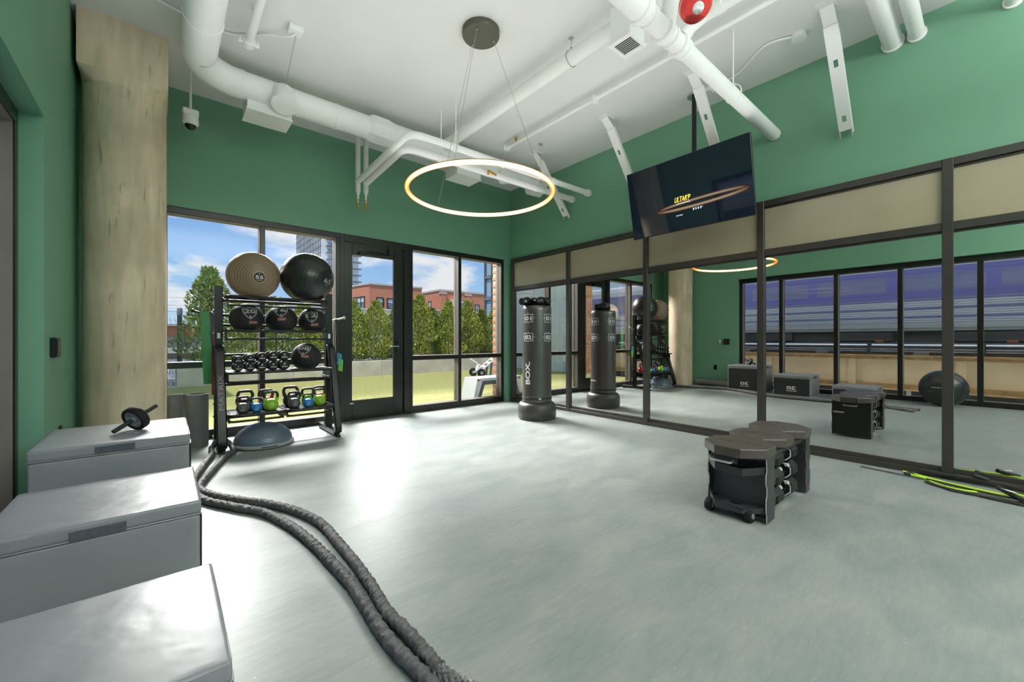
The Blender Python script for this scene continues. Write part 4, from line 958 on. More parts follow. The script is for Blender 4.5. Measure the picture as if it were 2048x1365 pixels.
# ---- kettlebells
def kettlebell(x, y, r, col, label, rz=0, z=.394):
    t = thing('kettlebell', label, 'kettlebell', (x, y, z), rotz=rz, group='kettlebells on the bottom tier')
    fl = r*.78
    prof = [(r*.60, 0), (r*.66, .004)]+[(math.sqrt(max(0, 1-s_*s_))*r, fl+s_*r) for s_ in [-.70+1.62*i/18 for i in range(19)]]
    body = G().lathe(prof, 28)
    w, top = r*.88, fl+r*1.92
    pth = fillet([(-w*.80, 0, fl+r*.62), (-w*1.06, 0, fl+r*1.35), (-w*.80, 0, top), (w*.80, 0, top), (w*1.06, 0, fl+r*1.35), (w*.80, 0, fl+r*.62)], r*.55, 7)
    n_ = len(pth); cut = max(i for i in range(n_//2) if pth[i].z < fl+r*1.12)
    hr = r*.20
    body.tube(pth[:cut+1], hr*1.22, 12); body.tube(pth[n_-1-cut:], hr*1.22, 12)
    build('bell', body, 'kettle_'+col, t)
    build('handle', G().tube(pth[cut:n_-cut], hr, 12), 'kettle_black', t)
    build('weight_mark', on_plane(dashes((.014, .012), .014), (0, -r*1.0, fl*.75), (1, 0, 0), (0, 0, 1)), 'grey_ink', t)
    return t
for x, y, r, col, lab in (
    (.655, 5.30, .064, 'grey', 'grey kettlebell at the front left of the left kettlebell tray'),
    (.780, 5.29, .056, 'blue', 'small blue kettlebell at the front of the left kettlebell tray'),
    (.925, 5.31, .076, 'green', 'lime green kettlebell at the front right of the left kettlebell tray'),
    (.700, 5.485, .080, 'black', 'all black kettlebell at the back of the left kettlebell tray'),
    (.905, 5.49, .078, 'red', 'red kettlebell at the back of the left kettlebell tray'),
    (1.165, 5.31, .068, 'grey', 'grey kettlebell at the front left of the right kettlebell tray'),
    (1.310, 5.29, .056, 'blue', 'small blue kettlebell at the front of the right kettlebell tray'),
    (1.448, 5.33, .072, 'green', 'lime green kettlebell at the front right of the right kettlebell tray'),
    (1.165, 5.49, .084, 'black', 'all black kettlebell at the back of the right kettlebell tray'),
    (1.355, 5.49, .072, 'green', 'lime green kettlebell at the back of the right kettlebell tray, half hidden'),
    (1.500, 5.505, .076, 'red', 'red kettlebell at the back right of the right kettlebell tray')):
    kettlebell(x, y, r, col, lab, R(random.uniform(-10, 10)))

# ---- half-dome balance trainer
t = thing('balance_trainer', 'blue-grey half dome balance trainer on the floor under the rack', 'balance trainer', (.865, 5.385, 0))
build('platform', G().lathe([(.27, 0), (.300, .010), (.308, .022), (.308, .038), (.296, .046)], 56), 'rim_grey', t)
prof = []
for i in range(61):
    a = R(90*i/60); rr = .292-(.002 if (i % 8) == 3 else 0); prof.append((math.cos(a)*rr, .044+math.sin(a)*(.205-(.002 if (i % 8) == 3 else 0))))
build('dome', G().lathe(prof, 56), 'dome_blue', t, angle=50)
build('rim_label', on_drum(rect2d(G(), 0, 0, .16, .012), (0, 0), .308, R(-88), .030, .001), 'bronze_frame', t)
for sg in (-1, 1): build('grip_recess', on_drum(rect2d(G(), 0, 0, .09, .014), (0, 0), .308, R(-88+sg*75), .028, .001), 'grip_black', t)

# ---- things hung from the pegs
def ribbon(name, path, w, m, label, group=None, wdir=(1, 0, 0), th=.0022):
    P = [Vector(p) for p in path]; wd_ = Vector(wdir).normalized()*w/2; rings = []
    for i, p in enumerate(P):
        d_ = (P[(i+1) % len(P)]-P[i-1]).normalized(); n_ = d_.cross(wd_).normalized()*th
        rings.append([p-wd_-n_, p+wd_-n_, p+wd_+n_, p-wd_+n_])
    return tag(build(name, G().rings(rings, closed=True), m, angle=30), label, 'exercise band', group)
def loop(x, zt, zb_, yc, spread, lean=0, n=14):
    up_ = [(x+lean*(i/n)+.004*math.sin(i), yc-spread*(.4+.6*math.sin(math.pi*i/n)), zt-(zt-zb_)*i/n) for i in range(n+1)]
    bot = [(x+lean, yc-spread*.25, zb_-.012), (x+lean, yc+spread*.25, zb_-.012)]
    dn_ = [(x+lean*(i/n), yc+spread*(.4+.6*math.sin(math.pi*i/n)), zt-(zt-zb_)*i/n) for i in range(n, -1, -1)]
    tp = [(x, yc+.012, zt+.014), (x, yc-.012, zt+.014)]
    return up_+bot+dn_+tp
ribbon('loop_band', loop(.335, 1.49, .72, 5.60, .028, .035), .082, 'band_green', 'wide green loop band draped over the left peg of the rack')
ribbon('loop_band', loop(.397, 1.475, .86, 5.60, .024, .006), .034, 'band_black', 'black loop band hanging between the green band and the rack post')
ribbon('loop_band', loop(.418, 1.18, .60, 5.575, .018, -.012), .016, 'band_red', 'narrow red loop band hanging close to the left rack post')
t = thing('jump_rope', 'jump rope with blue and green handles hung on the right peg of the rack', 'jump rope', (1.72, 5.58, 1.47))
for i, dx in enumerate((-.025, .0, .02, .045)):
    build('cord', G().tube(spline([(1.725+dx*.3, 5.59, 1.462), (1.70+dx, 5.575, 1.20), (1.715+dx*.5, 5.57, .96), (1.735+dx*.7, 5.57, .90)], 6), .004, 6), 'cord_black', t, world=True)
for x, z, m_ in ((1.745, .95, 'jump_blue'), (1.772, .93, 'jump_blue'), (1.762, .87, 'jump_green'), (1.788, .855, 'jump_green')):
    build('handle', G().lathe([(.010, .075), (.014, .06), (.015, .0), (.013, -.06), (.017, -.075), (.012, -.082)], 12, (x, 5.565, z), (.06, 0, 1)), m_, t, world=True)

# ---- rolled mats standing behind the rack
def rolled_mat(x, y, h, r, label, a0=0.0):
    t = thing('rolled_mat', label, 'exercise mat', (x, y, 0), group='rolled mats by the window')
    pts = []
    turns, k = 1.6, 54
    for i in range(k+1):
        a = a0+2*math.pi*turns*i/k; pts.append((math.cos(a)*(r-.020*(i/k)*turns), math.sin(a)*(r-.020*(i/k)*turns), math.cos(a), math.sin(a)))
    g = G(); rings = []
    for a, b, ca, sa in pts: rings.append([(a, b, 0), (a, b, h), (a-ca*.011, b-sa*.011, h), (a-ca*.011, b-sa*.011, 0)])
    build('mat', g.rings(rings), 'foam_grey', t, angle=30); return t
rolled_mat(.285, 5.78, .585, .112, 'dark grey rolled mat standing beside the rack, right one of the pair', 2.6)
rolled_mat(.085, 5.90, .575, .098, 'dark grey rolled mat standing half hidden behind the concrete column', .3)
t = thing('foam_roller', 'pale grey foam roller lying on the floor against the green left wall', 'foam roller', (-.52, 4.66, .076))
build('roller', G().lathe([(.030, -.42), (.070, -.42), (.076, -.414), (.076, .414), (.070, .42), (.030, .42)], 28, Z0, (0.02, 1, 0)), 'foam_light', t)
build('core', G().lathe([(.031, -.421), (.026, -.421), (.026, .421), (.031, .421)], 20, Z0, (.02, 1, 0)), 'foam_grey', t)

# ---- battle rope: doubled round the foot of the rack
r1 = [(.955, .82), (.86, 1.00), (.775, 1.16), (.748, 1.253), (.744, 1.355), (.741, 1.51), (.729, 1.677), (.749, 1.891), (.763, 2.163), (.765, 2.441), (.757, 2.78), (.685, 3.077), (.573, 3.323), (.420, 3.547), (.290, 3.77), (.222, 3.96), (.225, 4.15), (.33, 4.52), (.455, 4.92), (.545, 5.12), (.560, 5.25)]
r2 = [(.70, .78), (.690, 1.00), (.688, 1.16), (.690, 1.241), (.685, 1.301), (.670, 1.45), (.667, 1.609), (.674, 1.788), (.682, 2.0), (.668, 2.273), (.645, 2.575), (.600, 2.865), (.515, 3.181), (.372, 3.431), (.222, 3.72), (.175, 4.0), (.185, 4.30), (.235, 4.55), (.300, 4.843), (.365, 5.12), (.375, 5.26)]
loopz = [(.552, 5.34, .05), (.50, 5.385, .105), (.44, 5.385, .105), (.382, 5.34, .05)]
RR = .027
t = thing('battle_rope', 'dark sleeved battle rope, doubled round the foot of the rack and snaking to the front', 'rope', (.7, 2.4, 0))
path = spline([(x, y, RR) for x, y in r1]+loopz+[(x, y, RR) for x, y in r2[::-1]], 44)
# walk along: first and last stretches are bare braid, the rest a gathered sleeve
P = [Vector(p) for p in path]; S_ = [0.0]
for a, b in zip(P, P[1:]): S_.append(S_[-1]+(b-a).length)
def resample(s0, s1, step):
    out = []; j = 0; n_ = max(2, int((s1-s0)/step)); 
    for i in range(n_+1):
        s_ = s0+(s1-s0)*i/n_
        while j < len(S_)-2 and S_[j+1] < s_: j += 1
        f_ = (s_-S_[j])/max(1e-9, S_[j+1]-S_[j]); out.append(P[j].lerp(P[j+1], f_))
    return out
LT = S_[-1]; e0, e1 = .50, .42
sp = resample(e0, LT-e1, .0052)
rk = random.Random(4); ph = [rk.uniform(0, 6.28) for _ in range(6)]
def wr(i, a):
    s_ = i*.0052
    gather = .5+.5*noise.noise(Vector((s_*5.5, 1.3, 0)))
    w1 = math.sin(s_*215+2.2*math.sin(a+ph[0])+6*noise.noise(Vector((s_*6, math.cos(a), math.sin(a)))))
    w2 = math.sin(s_*95+1.8*math.cos(a*1.0+ph[1])+8*noise.noise(Vector((s_*4+9, math.cos(a)*.8, math.sin(a)*.8))))
    return RR*(.97+.12*noise.noise(Vector((s_*22, math.cos(a)*1.3, math.sin(a)*1.3)))+(.05+.12*gather*gather)*w1*.8+.085*w2)
build('sleeve', G().tube(sp, wr, 18, rf=True), 'rope_sleeve', t, world=True, angle=70)
for s0, s1, nm in ((0, e0+.01, 'front'), (LT-e1-.01, LT, 'front')):
    bp_ = resample(s0, s1, .004)
    # braided cord: strands twisting both ways
    rings_path = bp_
    g = G()
    for dirn in (1, -1):
        for k in range(6):
            pth = []; up = Vector((0, 0, 1))
            for i, p in enumerate(bp_):
                d_ = (bp_[min(i+1, len(bp_)-1)]-bp_[max(i-1, 0)]).normalized(); x_ = up.cross(d_).normalized(); y_ = d_.cross(x_)
                a = 2*math.pi*k/6+dirn*i*.004*34
                rr = RR*.66+(.0022 if math.sin(a*3+i*.12) > 0 else -.0006)*dirn
                pth.append(p+x_*math.cos(a)*rr+y_*math.sin(a)*rr-Vector((0, 0, RR*.12)))
            g.tube(pth[::2], .0068, 6, flat=(1.25, .8))
    build('braid', g, 'rope_braid', t, world=True, label='shiny grey and black braided end')
    build('core', G().tube(bp_, RR*.62, 10), 'rope_sleeve', t, world=True)

# ---- free-standing punching bag
BX, BY = 4.335, 4.495
t = thing('punching_bag', 'tall black free-standing punching bag with white target marks before the mirror wall', 'punching bag', (BX, BY, 0))
camdir = math.atan2(-BY, -BX)
build('base', G().lathe([(.255, 0), (.283, .010), (.288, .03), (.286, .05), (.292, .06), (.291, .15), (.280, .215), (.255, .245), (.215, .255)], 48), 'bag_base', t)
build('seam', G().lathe([(.288, .046), (.294, .052), (.293, .058), (.287, .060)], 48, caps=False), 'bag_base', t)
prof = [(.205, .25), (.222, .262), (.226, .29), (.219, .315), (.224, .34), (.220, .37), (.221, 1.0), (.220, 1.64), (.217, 1.682), (.205, 1.702), (.17, 1.708)]
build('cover', G().lathe(prof, 56), 'bag_vinyl', t)
build('strap', G().lathe([(.221, .305), (.2265, .307), (.2265, .333), (.221, .335)], 48, caps=False), 'strap_black', t)
bk = build('buckle', G().obox((math.cos(camdir+.2)*.229, math.sin(camdir+.2)*.229, .32), (math.cos(camdir+.2)*.004, math.sin(camdir+.2)*.004, 0), (-math.sin(camdir+.2)*.018, math.cos(camdir+.2)*.018, 0), (0, 0, .012), .002), 'silver', t)
RB = .2205
def target(num):
    g = frame2d(G(), 0, 0, .165, .120, .0065)
    g = join(g, shift(text2d(num, .062, .118, .03), 0, -.002))
    rect2d(g, -.096, 0, .028, .005); rect2d(g, .096, 0, .028, .005); rect2d(g, 0, .072, .005, .026); rect2d(g, 0, -.072, .005, .026); return g
for q in range(4):
    a = camdir+R(-36+q*88)
    for num, z in (('01', 1.512), ('02', 1.232)):
        build('target_mark', on_drum(target(num), (0, 0), RB, a, z), 'white_ink', t)
g = text2d('BOX.', .085, .34, .03); g.v = [(-b, a, w) for a, b, w in g.v]
build('lettering', on_drum(g, (0, 0), RB, camdir+R(-38), .70), 'white_ink', t, label='white letters reading up the bag')
build('lettering', on_drum(text2d('MEGA', .028, .15, .02), (0, 0), RB, camdir+R(150), .475), 'white_ink', t, label='small white letters at the back of the bag')
# boxing gloves on top
def glove(x, y, z, rz, label, tilt=0):
    t = thing('boxing_glove', label, 'boxing glove', (x, y, z), rot=(0, tilt, rz), group='boxing gloves on the punching bag')
    g = G().ball((0, 0, .068), .068, 20, 14, (1.2, .95, 1.0)); g.ball((.040, 0, .060), .060, 18, 12, (1.1, 1.0, .95))
    build('fist', g, 'gloss_black', t, angle=60)
    build('thumb', G().ball((-.005, -.058, .082), .030, 14, 10, (1.9, .8, .8)), 'gloss_black', t, angle=60)
    build('cuff', G().lathe([(.046, 0), (.054, .01), (.054, .075), (.047, .085)], 18, (-.055, 0, .060), (-1, 0, -.04)), 'gloss_black', t)
    build('wrist_tab', G().obox((-.10, -.055, .062), (.022, 0, 0), (0, .002, 0), (0, 0, .020), .001), 'silver', t); return t
v1 = Vector((math.cos(camdir), math.sin(camdir), 0)); sd = Vector((-v1.y, v1.x, 0))
for k, (s_, f_, rz, tl, lab) in enumerate(((-.150, .02, 2.5, -.25, 'glossy black boxing glove at the left end of the bag top'), (-.045, -.06, 1.3, 0, 'glossy black boxing glove second from the left on the bag top'),
                            (.060, .05, -1.2, 0, 'glossy black boxing glove with a pale tab, third along the bag top'), (.145, -.02, .3, 0, 'glossy black boxing glove at the right end of the bag top'))):
    p = Vector((BX, BY, 1.708))+sd*s_*1.0+v1*f_; glove(p.x, p.y, p.z, camdir+rz, lab, tl*0)
# ---- dumbbell storage step: two end modules, three padded octagon tops, dumbbells racked between them
KX0, KX1, KY0, KY1, KT = 2.945, 3.905, .935, 1.310, .425
KC = ((KX0+KX1)/2, (KY0+KY1)/2, 0)
t = thing('step_bench', 'dark rolling storage bench with three octagonal tops and dumbbells racked inside', 'workout bench', KC)
def octa(hx, hy, k=.42): return [(-hx, -hy*k), (-hx*k, -hy), (hx*k, -hy), (hx, -hy*k), (hx, hy*k), (hx*k, hy), (-hx*k, hy), (-hx, hy*k)]
def pad(cx, hx, hy, z):
    pl = octa(hx, hy, .415)
    top = [(a*.985, b*.985) for a, b in pl]
    g = G().rings([[(cx+a*.96, KC[1]+b*.96, z) for a, b in pl], [(cx+a, KC[1]+b, z+.008) for a, b in pl], [(cx+a, KC[1]+b, z+.058) for a, b in pl], [(cx+a, KC[1]+b, z+.064) for a, b in top]])
    o = build('top_pad', g, 'octagon_top', t, world=True, smooth=False)
    gr = G()
    for i in range(13):
        for j in range(4):
            yy = KC[1]-hy*.62+hy*1.24*i/12
            if abs(i-6) < 2: continue
            gr.obox((cx-hx*.12+j*.022, yy, z+.0645), (.008, 0, 0), (0, .0035, 0), (0, 0, .0012))
    build('grip_rib', gr, 'octagon_top', o, world=True)['kind'] = 'stuff'
    lg_ = ring2d(G(), octa(.030, .055), .84); shift(lg_, 0, 0)
    build('emblem', lg_.mapv(lambda a, b, w: (cx+a-.01, KC[1]+b, z+.0648)), 'block_body', o, world=True)
pad(3.005, .200, .197, .432); pad(3.408, .200, .190, .432); pad(3.812, .200, .197, .432)
def wavy(x0, x1):
    """outline of a side cheek in xz: scalloped vertical edges"""
    f_ = [(x0+.012, 0), (x0+.012, .05), (x0, .07), (x0, .15), (x0+.016, .175), (x0+.016, .225), (x0-.002, .25), (x0-.002, .31), (x0+.014, .335), (x0+.004, KT)]
    b_ = [(x1-.004, KT), (x1-.016, .335), (x1, .31), (x1, .25), (x1-.018, .225), (x1-.018, .175), (x1, .15), (x1, .07), (x1-.012, .05), (x1-.012, 0)]
    return b_[::-1]+f_[::-1] if False else f_+b_
for (a, b, nm) in ((KX0, KX0+.155, 'front'), (KX1-.125, KX1, 'rear')):
    for y in (KY0, KY1-.010):
        pl = wavy(a, b)
        ch = build('side_cheek', G().prism(pl, (0, y, .012), (1, 0, 0), (0, 0, 1), (0, .010, 0)), 'block_body', t, world=True, angle=20)
        if nm == 'front': build('edge_strip', G().tube([(p[0]-.001, y+.005, p[1]+.012) for p in pl[:10]], .003, 5), 'light_edge', ch, world=True, label='pale worn edge')
# front module
build('back_panel', G().box(KX0+.085, KX0+.095, KY0+.01, KY1-.01, .05, KT), 'block_panel', t, world=True)
sh = build('shelf', G().box(KX0+.03, KX0+.125, KY0+.01, KY1-.01, .080, .090, .002), 'block_body', t, world=True)
def lip(name, pts, z0, z1s, z0s=None, m='block_body', parent=None):
    """folded sheet rim following a plan outline; z1s gives the height at each corner"""
    g = G(); z0s = z0s or [z0]*len(pts)
    for (a, b, za, zb, la, lb) in zip(pts, pts[1:], z1s, z1s[1:], z0s, z0s[1:]):
        A, B = Vector((*a, 0)), Vector((*b, 0)); d_ = (B-A).normalized(); n_ = Vector((-d_.y, d_.x, 0))*.006
        P_ = [A+Vector((0, 0, la)), B+Vector((0, 0, lb)), B+Vector((0, 0, zb)), A+Vector((0, 0, za))]
        g.add(P_+[p+n_ for p in P_], [(0, 1, 2, 3), (7, 6, 5, 4), (0, 4, 5, 1), (1, 5, 6, 2), (2, 6, 7, 3), (3, 7, 4, 0)])
    return build(name, g, m, parent, world=True, smooth=False)
nose = [(3.06, KY1-.004), (2.965, KY1-.004), (2.878, 1.225), (2.878, 1.065), (2.972, KY0+.010), (3.06, KY0+.010)]
build('shelf_floor', G().prism([(3.07, KY0+.012), (2.975, KY0+.012), (2.882, 1.066), (2.882, 1.224), (2.967, KY1-.008), (3.07, KY1-.008)], (0, 0, .086), (1, 0, 0), (0, 1, 0), (0, 0, .008)), 'block_body', sh, world=True, smooth=False)
lip('shelf_lip', nose[::-1], .070, [.130, .115, .080, .096, .150, .175], [.070, .070, .060, .064, .07, .09], parent=sh)
build('oval_slot', G().lathe([(.045, 0), (.045, .0016)], 28, (KX0+.005, KC[1], .0942)).mapv(lambda a, b, c: (KX0+.005+(a-KX0-.005)*.55, KC[1]+(b-KC[1])*.95, c)), 'gloss_black', sh, world=True)
up_ = lip('upper_tray', nose[::-1], .320, [.375, .372, .352, .366, .388, .39], [.335, .325, .302, .310, .33, .34], parent=t)
build('tray_floor', G().prism([(3.07, KY0+.012), (2.975, KY0+.012), (2.882, 1.066), (2.882, 1.224), (2.967, KY1-.008), (3.07, KY1-.008)], (0, 0, .322), (1, 0, 0), (0, 1, 0), (0, 0, .006)), 'block_dark', up_, world=True, smooth=False)
build('top_beam', G().box(KX0+.01, KX1-.01, KY0+.015, KY1-.015, KT-.02, .433, .003), 'block_dark', t, world=True)
def lever(x, y, sgn):
    h = build('pull_handle', G().tube(fillet([(x, y-.062, .398), (x-sgn*.05, y-.062, .392), (x-sgn*.05, y+.062, .392), (x, y+.062, .398)], .012, 4), .0075, 8), 'silver', t, world=True, label='silver pull handle')
    build('handle_plate', G().box(x-.003, x+.003, y-.085, y+.085, .376, .424, .002), 'block_body', h, world=True)
lever(2.865, KC[1]+.045, 1); lever(KX1+.01, KC[1], -1)
ax_ = build('axle_beam', G().box(KX0+.03, KX0+.10, KY0+.02, KY1-.02, .028, .070, .004), 'block_dark', t, world=True)
for y in (KY0+.095, KY1-.025):
    w_ = build('wheel', G().lathe([(.020, -.020), (.040, -.022), (.045, -.014), (.045, .014), (.040, .022), (.020, .020)], 28, (KX0-.02, y, .045), (0, 1, 0)), 'tyre', t, world=True)
    build('hub', G().lathe([(.001, -.027), (.018, -.026), (.022, -.020), (.022, .020), (.018, .026), (.001, .027)], 16, (KX0-.02, y, .045), (0, 1, 0)), 'steel_grey', w_, world=True)
# rear module
build('back_panel', G().box(KX1-.125, KX1-.115, KY0+.01, KY1-.01, .03, KT), 'block_body', t, world=True)
build('rear_panel', G().box(KX1-.022, KX1-.012, KY0+.01, KY1-.01, .02, KT), 'block_dark', t, world=True)
build('edge_strip', G().box(KX1-.011, KX1-.006, KY1-.12, KY1-.015, .285, .305), 'light_edge', t, world=True)
build('red_tag', G().box(KX1-.050, KX1-.010, KY0-.0015, KY0, .035, .048), 'red_ink', t, world=True, label='small red tag low on the rear cheek')
for z in (.055, .185, .315):
    for y in (KY0+.075, KY1-.075):
        build('cradle_bar', G().box(KX0+.135, KX1-.125, y-.012, y+.012, z-.018, z-.004, .002), 'block_dark', t, world=True)
def hexbell(y, z, lvl, side):
    dd = thing('dumbbell', f'octagonal dumbbell in the {lvl} of the storage bench, {side}', 'dumbbell', (3.43, y, z), group='dumbbells racked in the storage bench')
    r = .066; rot = math.pi/8
    og = [(math.cos(rot+math.pi/4*i), math.sin(rot+math.pi/4*i)) for i in range(8)]
    for sg in (-1, 1):
        rings = []
        for x, q in ((.085, .80), (.092, 1), (.215, 1), (.224, .86), (.262, .72), (.264, .60)):
            rings.append([(sg*x, a*r*q, b*r*q) for a, b in (og if sg > 0 else og[::-1])])
        hd_ = build('head', G().rings(rings), 'iron_head', dd, angle=25)
        for xo, si in ((.0845, -1), (.2175, 1)):
            g = ring2d(G(), [(a*r*.90, b*r*.92) for a, b in og], .86)
            if si < 0:
                for k in range(3): rect2d(g, -.012+k*.012, .008-.006*k, .005, .030-.007*k)
            build('outline_mark', g.mapv(lambda a, b, w: (sg*xo, a*sg*si, b)), 'white_ink', hd_, label='pale octagon outline')
        for k in (0, 1): build('locking_tab', G().obox((sg*.078, (-.030, .034)[k], (.046, -.040)[k]), (.018, 0, 0), (0, .012, 0), (0, .004, .010), .003), 'light_edge', hd_)
    build('grip', G().cyl((-.085, 0, 0), (.085, 0, 0), .016, n=14), 'chrome', dd)
    return dd
for z, lvl in ((.096, 'bottom row'), (.226, 'middle row'), (.356, 'top row')):
    hexbell(KY0+.078, z, lvl, 'near side with visible pale outlines'); hexbell(KY1-.078, z, lvl, 'far side towards the back windows')

# ---- resistance tubes on the floor under the mirror wall
t = thing('resistance_tube_set', 'tangle of black straps and neon green resistance tubes on the floor against the mirror wall', 'resistance tube', (4.9, .1, 0))
for pts, r_ in (([(4.975, .46, .016), (4.93, .36, .018), (4.83, .10, .030), (4.80, -.10, .030), (4.80, -.5, .02)], .0085),
                ([(5.02, .43, .012), (4.96, .30, .014), (4.86, .12, .012), (4.86, -.2, .014), (4.9, -.55, .012)], .0085),
                ([(4.90, .34, .012), (4.82, .28, .012), (4.78, .16, .014), (4.82, .05, .016)], .0075),
                ([(5.06, .52, .014), (4.99, .42, .022), (4.95, .36, .014)], .008),
                ([(4.94, -.05, .03), (4.87, -.16, .03), (4.80, -.34, .02), (4.74, -.6, .012)], .0085)):
    build('green_tube', G().tube(spline(pts, 8), r_, 8), 'neon_tube', t, world=True, label='neon green tube')
for pts, w_ in (([(4.99, .80, .006), (4.96, .58, .008), (4.93, .42, .012), (4.95, .36, .012)], .010), ([(4.86, .36, .010), (4.78, .26, .010), (4.73, .08, .012), (4.70, -.16, .012), (4.70, -.6, .010)], .022),
                ([(4.92, .36, .020), (4.84, .14, .024), (4.78, -.06, .026), (4.76, -.4, .02)], .022), ([(5.09, .40, .045), (5.08, .20, .05), (5.07, -.05, .05), (5.06, -.4, .035)], .030), ([(4.86, .26, .008), (4.74, .22, .008), (4.74, .0, .01), (4.80, -.3, .01)], .016)):
    build('black_strap', G().tube(spline(pts, 8), w_, 4, flat=(1, .28)), 'strap_black', t, world=True)
for c_, d_ in (((4.80, -.085, .05), (.05, .06, .02)), ((5.0, .47, .018), (.02, -.03, .004)), ((5.08, .06, .07), (0, .04, .01))):
    build('grip_handle', G().cyl(Vector(c_)-Vector(d_), Vector(c_)+Vector(d_), .017, n=12), 'grip_black', t, world=True)
build('white_tag', G().obox((4.80, -.075, .072), (.030, .030, .0), (-.008, .008, 0), (0, 0, .001)), 'white_plastic', t, world=True, label='white woven tag')
# ================================================================== OUTSIDE
# ---- ground
struct_g = tag(build('lawn', G().box(-.985, 26, 6.38, 13.29, -.30, -.015), 'turf', smooth=False), 'bright artificial turf lawn outside the back windows', 'lawn')
tag(build('gravel_bed', G().box(-.985, .225, 13.30, 16.0, -.3, .0), 'gravel', smooth=False), 'pale gravel bed left of the concrete planter', 'gravel')
g = G()
for i in range(260):
    x, y, s_ = random.uniform(-.93, .17), random.uniform(13.36, 14.6), random.uniform(.018, .05)
    g.ball((x, y, s_*.3), s_, 6, 4, (1, random.uniform(.7, 1.2), .6))
o = build('gravel_stones', g, 'gravel'); o['kind'] = 'stuff'; tag(o, 'loose pale stones left of the planter', 'stones')
tag(build('street_ground', G().box(-60, 120, 16.0, 300, -6.2, -6.0).box(-60, -9.5, -60, 16, -6.2, -6.0), 'asphalt', smooth=False), 'grey street level far below beyond the planter', 'ground')
# ---- planter and hedge
t = thing('concrete_planter', 'long low board-marked concrete planter wall across the end of the lawn', 'planter', (7.5, 13.4, 0))
xs = [.235, 2.9, 5.6, 8.3, 11.0, 13.7, 16.4]
for a, b in zip(xs, xs[1:]): build('wall_panel', G().box(a+.004, b-.004, 13.30, 13.52, -.05, .485, .008), 'concrete_planter', t, world=True)
build('end_wall', G().box(.235, .45, 13.52, 15.2, -.05, .485, .008), 'concrete_planter', t, world=True)
build('soil', G().box(.45, 16.4, 13.52, 15.2, -.05, .42), 'soil', t, world=True)
def foliage(h, r, n, seed, loose=0.0, leaf=.055, base=.05):
    """upright sprays of scale leaf: small pointed blades around a flame-shaped crown"""
    rng = np.random.default_rng(seed); V = []; F_ = []
    lobes = [(rng.uniform(0, 6.28), rng.uniform(.15, .75), rng.uniform(.55, 1.0)) for _ in range(9)]
    for i in range(n):
        u_ = rng.uniform(0, 1)**.85; z = base+u_*(h-base)
        prof = min(1, .55+2.2*u_)*max(.20, 1-u_**3.4)*(1-.15*u_)
        a = rng.uniform(0, 6.283); k = 1.0
        for la, lz, lr in lobes: k += .30*math.exp(-((z/h-lz)/.10)**2)*math.cos(a-la)*lr
        q = r*prof*max(.25, k)*(1-rng.uniform(0, 1)**2.2*(.75+loose)) ; x, y = math.cos(a)*q, math.sin(a)*q
        s_ = leaf*rng.uniform(.6, 1.5); out = np.array([math.cos(a)*.55, math.sin(a)*.55, rng.uniform(.35, 1.4)])+rng.normal(0, .45, 3); out /= np.linalg.norm(out)
        sd_ = np.cross(out, rng.normal(0, 1, 3)); sd_ /= np.linalg.norm(sd_); p = np.array([x, y, z]); o_ = len(V)
        V += [tuple(p), tuple(p+out*s_*.6+sd_*s_*.34), tuple(p+out*s_*1.5), tuple(p+out*s_*.6-sd_*s_*.34)]; F_.append((o_, o_+1, o_+2, o_+3))
    g = G(); g.add(V, F_); return g
def tree_proto(name, h, r, n, seed, m, label, cat, loc, **kw):
    t = thing(name, label, cat, loc)
    build('foliage', foliage(h, r, n, seed, **kw), m, t, smooth=False)
    tg = G().tube([(0, 0, 0), (.02, .01, h*.35), (0, .02, h*.8)], .030, 6)
    rk_ = random.Random(seed)
    for i in range(7):
        a, z = rk_.uniform(0, 6.28), h*rk_.uniform(.15, .6); tg.tube([(0, 0, z), (math.cos(a)*r*.5, math.sin(a)*r*.5, z+r*.55)], .012, 5)
    build('trunk', tg, 'bark', t); return t
protos = [tree_proto('evergreen_shrub', 2.42, .70, 9500, 11, 'leaf_fresh', 'x', 'shrub', (0, 0, 0)),
          tree_proto('evergreen_shrub', 2.30, .74, 9500, 12, 'leaf_fresh', 'x', 'shrub', (0, 0, 0)),
          tree_proto('evergreen_shrub', 2.20, .68, 8500, 13, 'leaf_deep', 'x', 'shrub', (0, 0, 0))]
HG = 'evergreen shrubs in the planter'
spots = [(1.75, 14.3, 1, .86), (2.60, 14.2, 2, .92), (3.45, 14.4, 0, .84), (4.25, 14.2, 1, .90), (4.98, 14.35, 0, .87), (5.75, 14.2, 1, .92), (6.55, 14.35, 2, .86), (7.45, 14.15, 0, 1.0), (8.15, 14.5, 2, .9), (8.75, 14.2, 1, .98), (9.75, 14.3, 0, .97), (10.55, 14.4, 2, .92), (11.3, 14.2, 0, 1.0), (12.3, 14.3, 1, .92)]
desc = ['behind the left part of the rack', 'behind the stacked dumbbells', 'behind the middle of the rack', 'behind the right post of the rack', 'hidden behind the door stile', 'at the left of the door glass', 'at the right of the door glass',
        'tallest in the pane beside the door', 'set back in the pane beside the door', 'right of centre in the pane beside the door', 'at the left of the last pane by the corner', 'set back in the last pane by the corner', 'at the right of the last pane by the corner', 'furthest right, behind the brick pier']
used = set()
for (x, y, k, s_), ds in zip(spots, desc):
    lab = f'leafy evergreen shrub in the planter {ds}'
    if k not in used: o = protos[k]; used.add(k); o.location = (x, y, .42); o['label'] = lab; o['group'] = HG
    else: o = dup(protos[k], (x, y, .42), random.uniform(0, 6), lab, HG)
    o.scale = (s_*random.uniform(.92, 1.08), s_*random.uniform(.92, 1.08), s_)
